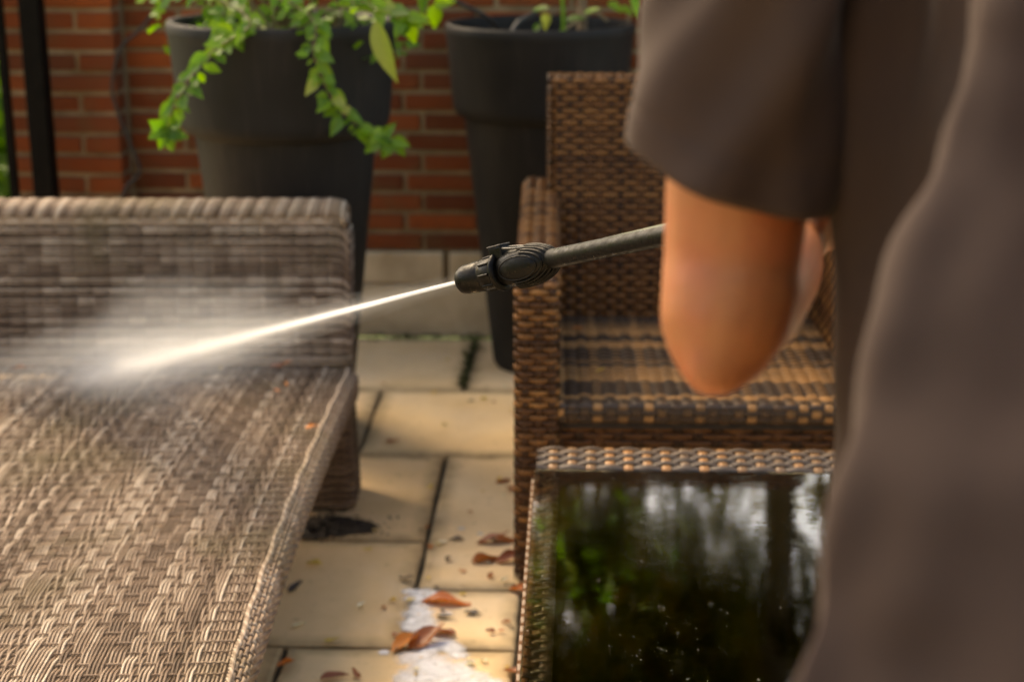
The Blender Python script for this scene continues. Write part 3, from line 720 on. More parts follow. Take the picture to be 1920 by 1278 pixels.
mb = MB(); mb.box((x0 + .002, y0 + .002, TZ - .09), (x0 + .029, y1 - .08, TZ - .027)); mb.box((x1 - .029, y0 + .002, TZ - .09), (x1 - .002, y1 - .08, TZ - .027)); mb.build('side_rail', 'backing', table, False)
mb = MB(); mb.box((x0 - .002, y0 - .004, TZ - .009), (x1 + .002, y1 - .079, TZ)); bevel(mb.build('glass_top', 'wet_glass', table, False), .0015, 2)
mb = MB(); kq = 7; thq = np.arange(kq) * 2 * np.pi / kq
for i in range(600):
    cx_, cy_ = random.uniform(x0, x1), y0 + (y1 - .08 - y0) * random.random(); r_ = random.choice([.0006, .0007, .0009, .0012, .0017]) * random.uniform(.8, 1.2); e_ = random.uniform(.7, 1.4)
    mb.loft([np.stack([cx_ + r_ * q * np.cos(thq) * e_, cy_ + r_ * q * np.sin(thq), np.full(kq, TZ + r_ * .55 * hq)], -1) for q, hq in ((1, 0), (.8, .6), (.35, .95), (.05, 1))], True, False)
tag(mb.build('water_drops', 'drop_water', table), kind='stuff')
for lx in (x0 + .002, x1 - .064):
    for ly in (y0 + .002, y1 - .066):
        mb = MB()
        weave(mb, plane((lx, ly, .01), (1, 0, 0), (0, 0, 1)), .062, .31, .031, .014, .0062, .0013, .0026, FLAT, None, 4, True, .009, tb)
        weave(mb, plane((lx, ly + .062, .01), (0, -1, 0), (0, 0, 1)), .062, .31, .031, .014, .0062, .0013, .0026, FLAT, None, 4, True, .009, tb)
        mb.box((lx + .003, ly + .003, 0), (lx + .059, ly + .061, TZ - .092), .05); tag(mb.build('leg', 'wicker_brown', table), kind='stuff')

# ------------------------------------------------------------------ pressure washer lance
def D(x, y, d):
    TH = R(16.24); YW = R(2.3)
    fw = Vector((-math.sin(YW) * math.cos(TH), math.cos(YW) * math.cos(TH), -math.sin(TH))); rt = Vector((math.cos(YW), math.sin(YW), 0)); up = rt.cross(fw)
    return Vector((0, 0, 1.4)) + (fw + rt * (x - 960) / 3000 - up * (y - 639) / 3000) * d
tip = D(868, 526, 1.845); hb = D(1022, 488, 1.765); tf = D(1240, 443, 1.55)
lance = empty('spray_lance', hb[:]); tag(lance, 'black plastic pressure washer lance spraying a white water jet', 'spray lance')
ax = (tip - hb).normalized(); HLn = (tip - hb).length
tocam = (Vector((0, 0, 1.4)) - hb).normalized()
yv = (tocam - ax * tocam.dot(ax)).normalized(); zv = ax.cross(yv) * -1
if zv.z < 0: zv = -zv
LM = Matrix((ax, yv, zv)).transposed()          # columns: axis, towards viewer, up
def toL(a): return np.asarray(a) @ np.array(LM).T
def lmesh(mb): 
    mb.v = [toL(v) for v in mb.v]; return mb
def lathe_x(mb, prof, k=40, tone=.5):
    th = np.arange(k) * 2 * np.pi / k
    mb.loft([np.stack([np.full(k, x), r * np.cos(th), r * np.sin(th)], -1) for x, r in prof], True, True, tone)
H_ = HLn
mb = MB(); lathe_x(mb, [(H_ * .50, .0175), (H_ * .52, .0190), (H_ * .70, .0182), (H_ * .71, .0172), (H_ * .725, .0172), (H_ * .735, .0180), (H_ * .93, .0170), (H_ * .985, .0160), (H_, .0145), (H_ * 1.0, .009), (H_ * .97, .005)])
lmesh(mb).build('nozzle_barrel', 'lance_plastic', lance)
mb = MB(); lathe_x(mb, [(H_ * .485, .019), (H_ * .492, .0225), (H_ * .515, .0232), (H_ * .535, .0222), (H_ * .54, .018)]); lmesh(mb).build('collar', 'lance_plastic', lance)
# grip slots on the barrel
mb = MB()
for a_ in np.arange(0, 360, 40):
    ca, sa = math.cos(R(a_)), math.sin(R(a_)); 
    pts = np.array([(x, (r + .0002) * ca, (r + .0002) * sa) for x, r in ((H_ * .56, .0188), (H_ * .62, .0186), (H_ * .68, .0183))]); mb.tube(pts, .0016, 6)
lmesh(mb).build('grip_ridge', 'lance_plastic', lance)
# rounded body
EC = np.array([H_ * .22, 0, -.001]); EA, EB, EZ = H_ * .39, .0198, .0222
mb = MB(); pr = []
for a_ in np.linspace(0, math.pi, 22): pr.append((EC[0] - EA * math.cos(a_), EB * math.sin(a_) + .0006))
lathe_x(mb, pr, 40); mb.v = [np.c_[v[:, 0], v[:, 1], v[:, 2] * 1.10] for v in mb.v]; lmesh(mb).build('head_body', 'lance_plastic', lance)
for i, pa in enumerate((34, 44, 54, 64, 74, 84, 94)):
    cth = np.linspace(R(100), R(285), 30) if i else np.linspace(0, 2 * np.pi, 48)
    pa_ = R(pa); pts = np.stack([EC[0] + EA * 1.0 * np.sin(pa_) * np.cos(cth), EC[1] + (EB + .0010) * np.cos(pa_) + 0 * cth, EC[2] + EZ * 1.03 * np.sin(pa_) * np.sin(cth)], -1)
    mb = MB(); mb.tube(pts, .0016 if i else .0009, 6); lmesh(mb).build('rib' if i else 'side_disc_rim', 'lance_plastic', lance)
th = np.linspace(0, 2 * np.pi, 33)[:-1]; rr_ = []
for q, hgt in ((1.0, EB * .83), (.95, EB * .90), (.6, EB * .955), (.05, EB * .97)):
    rr_.append(np.stack([EC[0] + EA * math.sin(R(34)) * q * np.cos(th), np.full(32, hgt), EC[2] + EZ * math.sin(R(34)) * 1.05 * q * np.sin(th)], -1))
mb = MB(); mb.loft(rr_, True, True); lmesh(mb).build('side_disc', 'lance_plastic', lance)
# selector tab on top and its ring
mb = MB(); mb.box((H_ * .40, -.007, .014), (H_ * .552, .010, .0282)); bevel(lmesh(mb).build('selector_tab', 'lance_plastic', lance, False), .002, 2)
mb = MB(); mb.box((H_ * .395, -.008, .0282), (H_ * .56, .0105, .0296)); bevel(lmesh(mb).build('selector_cap', 'lance_grey', lance, False), .001, 2)
mb = MB(); cth = np.linspace(0, 2 * np.pi, 30); mb.tube(np.stack([H_ * .27 + H_ * .16 * np.cos(cth), .002 + .010 * np.sin(cth), .0218 + .0035 * np.cos(cth)], -1), .0014, 6, caps=False); lmesh(mb).build('selector_ring', 'lance_grey', lance)
# tube, with a bend at the head
tdir = (tf - hb).normalized(); rear = hb + tdir * .53
hloc = np.array(hb)
pts = spline([hb + ax * .018, hb - ax * .004 + tdir * .004, hb + tdir * .05, hb + tdir * .2, hb + tdir * .36, rear], 40) - hloc
mb = MB(); mb.tube(pts, np.linspace(.0118, .0092, 40), 20); mb.build('tube', 'lance_plastic', lance)
upv = np.array([0, 0, 1.]); n_ = np.array(tdir); upv = upv - n_ * (upv @ n_); upv /= np.linalg.norm(upv)
mb = MB(); pts = np.array([np.array(hb + tdir * s_) - hloc + upv * (.0085 - .0042 * s_) for s_ in np.linspace(.085, .33, 12)]); mb.tube(pts, np.linspace(.0020, .0050, 12), 8); mb.build('algae_streak', 'lance_green', lance)
mb = MB(); mb.tube(np.array([np.array(rear - tdir * .06) - hloc, np.array(rear - tdir * .05) - hloc, np.array(rear + tdir * .10) - hloc, np.array(rear + tdir * .13) - hloc]), [.013, .021, .024, .016], 20); mb.build('gun_body', 'lance_plastic', lance)
gtop = rear + tdir * .05; gdir = Vector((.02, -.10, -1)).normalized(); gbot = gtop + gdir * .098
mb = MB(); mb.tube(np.array([np.array(gtop) - hloc, np.array(gtop + gdir * .07) - hloc, np.array(gbot) - hloc]), [(.017, .022), (.0145, .019), (.016, .021)], 16); mb.build('grip', 'lance_plastic', lance)
mb = MB(); fwd = -tdir; mb.tube(spline([np.array(gtop + fwd * .045 + gdir * .012) - hloc, np.array(gtop + fwd * .038 + gdir * .05) - hloc, np.array(gtop + fwd * .05 + gdir * .085) - hloc], 10), .005, 8); mb.build('trigger', 'lance_grey', lance)

# ------------------------------------------------------------------ person
def ellip(mb, c, r, rot=None, k=16, n=12):
    th = np.arange(k) * 2 * np.pi / k; rings = []
    for a_ in np.linspace(.05, math.pi - .05, n):
        p = np.stack([r[0] * math.sin(a_) * np.cos(th), r[1] * math.sin(a_) * np.sin(th), np.full(k, r[2] * math.cos(a_))], -1)
        if rot is not None: p = p @ np.array(rot).T
        rings.append(p + np.asarray(c))
    mb.loft(rings)
def grip(mb, c, axis, palm, rt_, wrist, flip=1):
    """a hand closed round a bar: c on the bar, palm = direction from the bar to the palm"""
    axis = Vector(axis).normalized(); palm = (Vector(palm) - axis * Vector(palm).dot(axis)).normalized(); third = axis.cross(palm) * flip
    c = Vector(c); pc = c + palm * (rt_ + .015)
    for i, t in enumerate((-.030, -.010, .010, .030)):
        mb.tube(np.array([np.array(Vector(wrist).lerp(pc + axis * t * .6, .25)), np.array(pc + axis * t * .85 - third * .012), np.array(pc + axis * t + third * .022)]), [.017, .0165, .0125], 10)
        rr = rt_ + .0085; pts = []
        Lf = (.85, 1.0, .95, .78)[i] if flip > 0 else (.78, .95, 1.0, .85)[i]
        for a_ in np.linspace(R(35), R(35 + 215 * Lf), 9):
            pts.append(np.array(c + axis * t * 1.08 + (palm * math.cos(a_) + third * math.sin(a_)) * (rr + .004 * max(0, math.cos(a_)))))
        mb.tube(np.array(pts), np.linspace(.0092, .0072, 9), 8)
    pts = [np.array(pc - third * .018 + axis * .022)]
    for a_ in np.linspace(R(-45), R(-150), 6): pts.append(np.array(c + axis * .050 + (palm * math.cos(a_) + third * math.sin(a_)) * (rt_ + .010)))
    mb.tube(np.array(pts), [.013, .0115, .011, .010, .0095, .0085, .007], 8)
    mb.tube(np.array([np.array(wrist), np.array(Vector(wrist).lerp(pc, .5)), np.array(pc)]), [(.023, .026), (.025, .026), (.02, .028)], 12)
person = empty('person', (.33, .66, 0)); tag(person, 'person in a brown-grey t-shirt seen from behind, holding the spray lance', 'person')
ploc = np.array(person.location)
Lsh = Vector((.110, .972, 1.40)); Lel = D(1362, 588, 1.0); Lhand = hb + tdir * .478
Rsh = Vector((.555, .93, 1.385)); Rhand = gtop + gdir * .07; Rel = Vector((.47, 1.02, 1.10))
body = MB()
body.tube(np.array([(.34, .60, .86), (.34, .62, .95), (.335, .70, 1.10), (.335, .82, 1.26), (.335, .90, 1.37), (.33, .94, 1.43)]), [(.15, .115), (.165, .12), (.145, .105), (.155, .115), (.15, .10), (.07, .06)], 20)
body.tube(np.array([(.33, .93, 1.40), (.325, .98, 1.47), (.315, 1.02, 1.53)]), [.058, .054, .052], 14)
hc = np.array([.305, 1.075, 1.60]); hr = Matrix.Rotation(R(-28), 3, 'X')
ellip(body, hc, (.076, .096, .115), hr); ellip(body, hc + np.array([-.005, .045, -.065]), (.052, .058, .055), hr)
ellip(body, hc + np.array([-.008, .092, -.060]), (.012, .018, .022), hr)
for s_ in (-1, 1): ellip(body, hc + np.array([s_ * .076, -.002, -.02]), (.010, .020, .032), hr)
ellip(body, hc + np.array([-.006, .075, -.105]), (.024, .014, .012), hr)
def limb(a, b, c, ra):
    a, b, c = map(np.array, (a, b, c)); 
    pts = spline([a, a * .5 + b * .5, b], 14); body.tube(pts, np.interp(np.linspace(0, 1, 14), [0, .25, .6, 1], ra[:4]), 18)
    pts = spline([b, b * .72 + c * .28, b * .3 + c * .7, c], 16); body.tube(pts, np.interp(np.linspace(0, 1, 16), [0, .25, .6, 1], ra[4:]), 18)
def wristof(hand, elbow, off=.075): return hand + (elbow - hand).normalized() * off
palmL = ((Lel - Lhand).normalized() * .6 + Vector((-.2, 0, -1))).normalized()
wl = Lhand + palmL * .030 + (Lel - Lhand).normalized() * .062
limb(Lsh, Lel, wl, [.040, .044, .0465, .0410, .038, .043, .038, .027]); grip(body, Lhand, tdir, palmL, .0095, wl, 1)
body.tube(np.array([np.array(D(1372, 520, .99)), np.array(D(1355, 620, .99)), np.array(D(1344, 675, .985)), np.array(D(1334, 722, .98)), np.array(D(1331, 742, .98))]), [.044, .0405, .031, .017, .008], 16)
ellip(body, np.array(D(1330, 690, .972)), (.016, .012, .018))
palmR = ((Rel - Rhand).normalized() * 1.0 + Vector((.4, -.3, 0))).normalized()
wr = Rhand + palmR * .030 + (Rel - Rhand).normalized() * .062
limb(Rsh, Rel, wr, [.042, .044, .044, .040, .041, .042, .034, .025]); grip(body, Rhand, -gdir, palmR, .0165, wr, -1)
for hp, kn, an in (((.255, .62, .88), (.225, .78, .49), (.215, .66, .085)), ((.425, .62, .88), (.455, .75, .49), (.47, .62, .085))):
    hp, kn, an = map(np.array, (hp, kn, an))
    body.tube(spline([hp, (hp + kn) / 2, kn], 12), np.linspace(.083, .056, 12), 16); body.tube(spline([kn, kn * .7 + an * .3, an], 12), np.interp(np.linspace(0, 1, 12), [0, .3, 1], [.056, .058, .038]), 16)
    body.tube(np.array([an + (0, -.04, -.035), an + (0, .03, -.04), an + (0, .12, -.055), an + (0, .18, -.062)]), [(.034, .03), (.04, .03), (.042, .024), (.03, .016)], 12)
tmp = body.build('body_tmp', 'skin'); md = tmp.modifiers.new('r', 'REMESH'); md.mode = 'VOXEL'; md.voxel_size = .0055
ms_ = tmp.modifiers.new('s', 'SMOOTH'); ms_.factor = .5; ms_.iterations = 5
dg = bpy.context.evaluated_depsgraph_get(); me = bpy.data.meshes.new_from_object(tmp.evaluated_get(dg)); bpy.data.objects.remove(tmp)
me.transform(Matrix.Translation(-person.location)); me.name = 'body'
for p_ in me.polygons: p_.use_smooth = True
if not me.materials: me.materials.append(M['skin'])
link('body', me, None, person)
# hair cap
mb = MB(); ellip(mb, hc - ploc + np.array([.002, -.014, .018]), (.082, .098, .108), hr, 24, 16); mb.build('hair', 'hair', person)
# t-shirt: rings from hem to collar, folds that hang from the shoulder blade and armpit
RT = {'R': [(.86, .075, .55), (1.0, .074, .585), (1.045, .084, .61), (1.09, .104, .645), (1.16, .126, .69), (1.23, .154, .74), (1.32, .190, .80), (1.46, .215, .86)],
      'E': [(.86, .185, .97), (1.0, .180, .975), (1.12, .175, .97), (1.2, .166, .96), (1.33, .160, .95), (1.46, .165, .95)],
      'V': [(.86, .185, .74), (1.0, .178, .75), (1.06, .188, .78), (1.12, .198, .81), (1.2, .200, .85), (1.3, .196, .89), (1.46, .20, .90)],
      'B': [(.86, .345, .50), (1.0, .345, .54), (1.09, .345, .58), (1.16, .345, .63), (1.23, .345, .675), (1.32, .345, .755), (1.46, .345, .83)]}
def rt_at(key, z):
    a_ = RT[key]; return np.array([np.interp(z, [q[0] for q in a_], [q[i] for q in a_]) for i in (1, 2)])
def shirt_ring(z, k=200):
    Rr, E_, V_, B_ = (rt_at(q, z) for q in 'REVB')
    bl = np.array([Rr[0] * .45 + B_[0] * .55, Rr[1] * .42 + B_[1] * .58 - .012])
    mid = V_ * .5 + Rr * .5 + np.array([.018, .01])
    mir = lambda q: np.array([.69 - q[0], q[1]])
    c = np.array([(.345, 1.035), (.23, 1.02), E_, E_ * .5 + V_ * .5 + np.array([.012, 0]), V_, mid, Rr, Rr * .75 + bl * .25 + np.array([-.008, -.012]), bl, B_, mir(bl), mir(Rr), mir(np.array([.135, .80])), mir(E_), (.46, 1.02)])
    if z > 1.34:
        f = min(1, (z - 1.34) / .115) ** 1.6 * .68; c = c * (1 - f) + np.array([.33, .955]) * f
    n = len(c); t = np.arange(k) * n / k; i = t.astype(int); f = (t - i)[:, None]
    p0, p1, p2, p3 = c[(i - 1) % n], c[i % n], c[(i + 1) % n], c[(i + 2) % n]
    p = .5 * (2 * p1 + (p2 - p0) * f + (2 * p0 - 5 * p1 + 4 * p2 - p3) * f * f + (3 * p1 - p0 - 3 * p2 + p3) * f ** 3)
    T = np.roll(p, -1, 0) - np.roll(p, 1, 0); T /= np.linalg.norm(T, axis=1)[:, None] + 1e-9; N = np.stack([-T[:, 1], T[:, 0]], -1) * -1
    w_ = np.array([.016 * mnoise.noise(Vector((q[0] * 9, q[1] * 9, z * 3.5))) + .007 * mnoise.noise(Vector((q[0] * 30, q[1] * 30, z * 14))) for q in p])
    p = p + N * w_[:, None]
    return np.c_[p, np.full(k, z)] - ploc
mb = MB(); mb.loft([shirt_ring(z) for z in np.linspace(.86, 1.452, 64)], True, False)
shirt = mb.build('t_shirt', 'shirt_cotton', person); sdm = shirt.modifiers.new('s', 'SOLIDIFY'); sdm.thickness = .002; sdm.offset = 0
def sleeve(sh, cuff, axis_tilt, r0, r1, side):
    sh, cuff = Vector(sh), Vector(cuff); ax_ = (cuff - sh).normalized(); xx = Vector((side, 0, 0)); xx = (xx - ax_ * xx.dot(ax_)).normalized(); yy = ax_.cross(xx)
    k = 96; th = np.arange(k) * 2 * np.pi / k; rings = []
    for t in np.linspace(0, 1, 40):
        c = sh.lerp(cuff, t); ra = np.interp(t, [0, .25, .6, .9, 1], [r0[0], r0[0] * 1.02, (r0[0] + r1[0]) / 2 + .003, r1[0], r1[0] + .001]); rb = np.interp(t, [0, .3, 1], [r0[1], r0[1], r1[1]])
        f = .0045 * np.sin(th * 3 + t * 5 + side) + .0045 * np.sin(th * 6 - t * 9) * (1 - t * .6)
        f += .005 * np.exp(-((th - 3.7 - t * 1.3) / .25) ** 2) - .003 * np.exp(-((th - 3.2 - t * 1.3) / .25) ** 2) + .003 * np.exp(-((th - 4.9 + t * .8) / .2) ** 2)
        if .86 < t < .875: f -= .0012
        sl_ = axis_tilt * t * t
        p = np.array(c) + ((ra + f) * np.cos(th))[:, None] * np.array(xx) + ((rb + f) * np.sin(th))[:, None] * np.array(yy) - (np.cos(th) * sl_ + np.sin(th) * .016 * t * t)[:, None] * np.array(ax_)
        rings.append(p - ploc)
    m2 = MB(); m2.loft(rings, True, False); o = m2.build('sleeve', 'shirt_cotton', shirt); q = o.modifiers.new('s', 'SOLIDIFY'); q.thickness = .0035; q.offset = -1
sleeve((.118, .972, 1.42), D(1366, 300, .976), .013, (.050, .070), (.0655, .068), -1)
sleeve((.515, .93, 1.43), (.50, .985, 1.24), .02, (.062, .068), (.062, .062), 1)
for s_, (hp, kn, an) in enumerate((((.255, .63, .93), (.225, .785, .49), (.215, .66, .06)), ((.425, .63, .93), (.455, .755, .49), (.47, .62, .06)))):
    hp, kn, an = [np.array(q) - ploc for q in (hp, kn, an)]
    mb = MB(); pts = spline([hp, (hp + kn) / 2, kn, (kn + an) / 2, an], 40); mb.tube(pts, np.interp(np.linspace(0, 1, 40), [0, .25, .5, .8, 1], [.112, .098, .074, .070, .066]) + .003 * np.sin(np.arange(40) * 1.3), 24, caps=False); mb.build('trouser_leg', 'trousers', person)
    mb = MB(); a_ = an + (0, 0, .03)
    mb.tube(np.array([a_ + (0, -.075, -.055), a_ + (0, -.06, -.045), a_ + (0, .02, -.04), a_ + (0, .12, -.05), a_ + (0, .19, -.058), a_ + (0, .205, -.062)]), [(.02, .012), (.042, .042), (.046, .048), (.050, .036), (.040, .026), (.012, .010)], 16); mb.build('shoe', 'shoe_rubber', person)

# ------------------------------------------------------------------ water jet and mist
def vol(name, dens_fn, color=(.95, .975, 1.0), aniso=.25):
    m, nt, out = newmat(name); p = node(nt, 'ShaderNodeVolumePrincipled'); p.inputs['Color'].default_value = (*color, 1); p.inputs['Anisotropy'].default_value = aniso
    d = dens_fn(nt)
    if isinstance(d, bpy.types.NodeSocket): nt.links.new(d, p.inputs['Density'])
    else: p.inputs['Density'].default_value = d
    nt.links.new(p.outputs[0], out.inputs['Volume']); M[name] = m
hit = Vector((-1.10, 3.30, .335)); j0 = tip + ax * .001; jd = (hit - j0); JL = jd.length; jd.normalize()
def jetcurve(t): return j0 + jd * (JL * t) + Vector((0, 0, .030 * math.sin(math.pi * t) - .0))
JR = jd.cross(Vector((0, 0, 1))).normalized(); JU = JR.cross(jd)
jm = Matrix((jd, JR, JU)).transposed().to_4x4(); jm.translation = j0
def conemb(r0, r1, t0, t1, pw=1.0, k=20, n=24):
    mb = MB(); ts = np.linspace(t0, t1, n); pts = np.array([(JL * t, 0, .030 * math.sin(math.pi * t)) for t in ts]); mb.tube(pts, r0 + (r1 - r0) * ((ts - t0) / (t1 - t0)) ** pw, k); return mb
def falloff_density(d0, tpow, rfun, noise_amt=0.0, nscale=8, endfade=.9):
    def fn(nt):
        v = coord(nt); s = node(nt, 'ShaderNodeSeparateXYZ'); nt.links.new(v, s.inputs[0])
        t = maths(nt, 'DIVIDE', s.outputs[0], JL)
        sag = maths(nt, 'MULTIPLY', maths(nt, 'SINE', maths(nt, 'MULTIPLY', t, math.pi)), .030)
        zz = maths(nt, 'SUBTRACT', s.outputs[2], sag)
        r2 = maths(nt, 'ADD', maths(nt, 'POWER', s.outputs[1], 2), maths(nt, 'POWER', zz, 2)); r_ = maths(nt, 'SQRT', r2)
        rad = maths(nt, 'MULTIPLY_ADD', t, rfun[1], rfun[0])
        q = maths(nt, 'DIVIDE', r_, rad); g_ = maths(nt, 'POWER', 2.718, maths(nt, 'MULTIPLY', maths(nt, 'MULTIPLY', q, q), -1.0))
        d = maths(nt, 'MULTIPLY', g_, maths(nt, 'DIVIDE', d0, maths(nt, 'POWER', maths(nt, 'ADD', maths(nt, 'MULTIPLY', t, 10), .25), tpow)))
        if noise_amt:
            mp = node(nt, 'ShaderNodeMapping'); mp.inputs['Scale'].default_value = (.55, 1, 1); nt.links.new(v, mp.inputs[0])
            nz = noise(nt, mp.outputs[0], nscale, 3, .6); d = maths(nt, 'MULTIPLY', d, maths(nt, 'MULTIPLY_ADD', nz, 2 * noise_amt, 1 - noise_amt))
        return d
    return fn
# nested spindles of even spray: dense at the nozzle, wide and thin towards the seat
jet = empty('water_jet', (0, 0, 0)); jet.matrix_world = jm
tag(jet, 'white high pressure water jet running from the lance nozzle to the daybed seat', 'water jet', kind='stuff')
def spindle(name, tend, r0, rmax, dens, parent, pk=.7):
    vol('spray_%d' % len(M), lambda nt: dens, aniso=.2); mt = list(M)[-1]
    ts = np.r_[np.linspace(0, tend * pk, 14), tend * pk + (tend - tend * pk) * np.sin(np.linspace(0, np.pi / 2, 9))[1:]]
    up_ = np.clip(ts / (tend * pk), 0, 1); dn = np.clip((ts - tend * pk) / (tend * (1 - pk)), 0, 1)
    rad = (r0 + (rmax - r0) * up_) * np.sqrt(np.clip(1 - dn ** 2, .0004, 1))
    mb = MB(); mb.tube(np.stack([ts * JL, 0 * ts, 0 * ts], -1), rad, 18); return mb.build(name, mt, parent)
for te, r0_, rm, dn_, pk_ in ((.13, .0018, .0025, 380, .3), (.26, .0019, .0031, 170, .4), (.42, .0020, .0041, 55, .45), (.60, .0022, .0062, 11, .5), (.80, .0024, .0100, 4.8, .55), (.97, .003, .016, 2.5, .65), (1.0, .004, .024, 1.5, .75), (1.0, .006, .040, .8, .7), (1.0, .010, .065, .5, .75)):
    spindle('spray_cone', te, r0_, rm, dn_, jet, pk_)
mist = empty('water_mist', (-.8, 3.1, .45)); tag(mist, 'pale drifting spray mist hanging over the daybed seat round the jet', 'water mist', kind='stuff')
def puff(c, axes, dens, seed, n=9, rough=.28):
    """nested even shells of drifting droplets with an uneven outline: thick in the middle, thin at the edge"""
    vol('mist_%d' % len(M), lambda nt: dens, aniso=.1); mt = list(M)[-1]; k, m_ = 30, 22
    A = np.array(axes, float)                    # three axis vectors (rows)
    for q in range(n):
        sc_ = 1 - q / n * .86; rings = []
        for a_ in np.linspace(.06, math.pi - .06, m_):
            row = []
            for t in np.arange(k) * 2 * np.pi / k:
                d = np.array([math.cos(a_), math.sin(a_) * math.cos(t), math.sin(a_) * math.sin(t)])
                f = 1 + rough * mnoise.noise(Vector(d * 1.5) + Vector((seed, q * .23, 0))) + rough * .5 * mnoise.noise(Vector(d * 3.4) + Vector((0, seed, q * .4)))
                row.append((d * sc_ * f) @ A)
            rings.append(row)
        mb = MB(); mb.loft(rings); o = mb.build('mist_puff', mt, mist); o.location = Vector(c) - mist.location
J1 = np.array(jd); U1 = np.array([0, 0, 1.]); S1 = np.cross(J1, U1)
puff((-.82, 2.96, .505), (J1 * .62, S1 * .16, U1 * .15 - J1 * .05), .060, 3.1)
puff((-.62, 2.72, .60), (J1 * .36, S1 * .10, U1 * .10), .085, 8.4)
puff((-1.03, 3.20, .41), (J1 * .22, S1 * .22, U1 * .10), .13, 5.7)
puff((-1.16, 3.22, .40), (J1 * .15, S1 * .30, U1 * .07), .085, 11.2, 6)
puff((-.86, 3.12, .47), (J1 * .25, S1 * .20, U1 * .17), .045, 15.2, 6)

# ------------------------------------------------------------------ fallen leaves, painted glare, dirt
def gp(x, y, z=0.0):
    c = Vector((0, 0, 1.4)); d = D(x, y, 1) - c; return c + d * ((z - c.z) / d.z)
def dead_leaf(x, y, L, ang, mat, label, cat='leaf', group=None, z=.004, wr=.30, curl=.3, name='fallen_leaf', base=None):
    p = base if base is not None else gp(x, y, z)
    me = leafmesh(name, L * 1.2, L * wr * random.uniform(.7, 1.0), mat, random.uniform(.2, 1.0), -curl * random.uniform(-.3, 1.1), 9, random.uniform(.12, .30))
    o = link(name, me, None); o.location = (p.x, p.y, p.z + .002); o.rotation_euler = (random.uniform(-.12, .2), random.uniform(-.2, .2), R(ang)); tag(o, label, cat, group); return o
BL_ = [(893, 1018, .062, -80, 'leaf_brown', 'upper russet leaf of the heap on the slab beside the armchair front'),
       (925, 1016, .055, -70, 'leaf_brown', 'russet leaf touching the armchair side of the slab heap'),
       (885, 1056, .065, -55, 'leaf_brown', 'broad russet leaf below the heap beside the armchair front'),
       (930, 1056, .060, -60, 'leaf_brown', 'narrow rust brown leaf almost under the armchair front'),
       (790, 1126, .085, -98, 'leaf_orange', 'long orange brown leaf lying across the white glare patch'),
       (735, 1222, .075, -38, 'leaf_orange', 'curled orange leaf at the near edge of the glare patch'),
       (765, 1218, .075, -42, 'leaf_brown', 'brown leaf overlapping the curled orange leaf by the glare patch'),
       (855, 1190, .055, 82, 'leaf_brown', 'flat rust leaf right of the glare patch on the slab joint'),
       (945, 1258, .060, -110, 'leaf_brown', 'brown leaf by the coffee table edge at the bottom of the picture'),
       (722, 830, .032, -70, 'leaf_brown', 'small brown leaf alone on the middle slab between the seats'),
       (930, 905, .040, -60, 'leaf_brown', 'rust leaf on the slab halfway along the armchair side'),
       (950, 912, .040, -150, 'leaf_brown', 'rust leaf tucked against the armchair side panel'),
       (905, 590, .070, 20, 'leaf_orange', 'upright orange dead leaf beside the base of the far planter'),
       (880, 600, .060, 60, 'leaf_orange', 'orange dead leaf lying near the plinth by the far planter'),
       (870, 1010, .032, 95, 'leaf_dark', 'small dark leaf left of the russet heap'),
       (748, 1084, .030, -120, 'leaf_dark', 'small dark purple leaf above the glare patch'),
       (870, 1148, .030, -100, 'leaf_dark', 'dark leaf tip at the end of the long orange leaf'),
       (815, 1155, .036, -100, 'leaf_dark', 'dark brown leaf lying in the white glare patch'),
       (945, 1098, .028, -130, 'leaf_dark', 'black leaf scrap at the foot of the armchair'),
       (955, 1106, .040, -100, 'leaf_orange', 'orange leaf against the armchair foot'),
       (540, 1110, .032, -40, 'leaf_dark', 'dark leaf beside the daybed skirt'),
       (575, 1056, .034, -110, 'leaf_yellow', 'yellow leaf near the daybed skirt'),
       (520, 1250, .028, -70, 'leaf_orange', 'small orange leaf on the joint by the daybed skirt'),
       (600, 1274, .045, -70, 'leaf_brown', 'brown leaf at the bottom edge between daybed and glare patch'),
       (670, 1140, .020, -30, 'leaf_pale', 'white petal on the slab left of the glare patch'),
       (548, 1176, .024, -60, 'leaf_pale', 'cream petal on the slab close to the daybed'),
       (606, 1203, .026, -90, 'leaf_yellow', 'yellow leaf on the slab joint left of the glare patch'),
       (675, 1272, .024, 40, 'leaf_brown', 'tiny brown leaf at the bottom of the picture left of the glare patch')]
for x, y, L, a_, mt, lb in BL_: dead_leaf(x, y, L, a_, mt, lb)
for i in range(70):
    x = random.uniform(690, 962); y = random.uniform(640, 1270)
    if x < 600: continue
    if y < 980 and random.random() < .45: continue
    dead_leaf(x, y, random.uniform(.009, .019), random.uniform(0, 360), random.choice(['leaf_yellow', 'leaf_yellow', 'leaf_pale', 'leaf_dark', 'leaf_brown']), 'tiny leaf flake scattered over the paving slabs', 'leaf flake', 'leaf flakes scattered on the paving', .003, .42, .2, 'leaf_flake')
def onbed(x, y):
    c = Vector((0, 0, 1.4)); d = (D(x, y, 1) - c)
    z = .33
    for _ in range(5):
        p = c + d * ((z - c.z) / d.z); z = seatz(p.y - 1.6) + .006
    return p
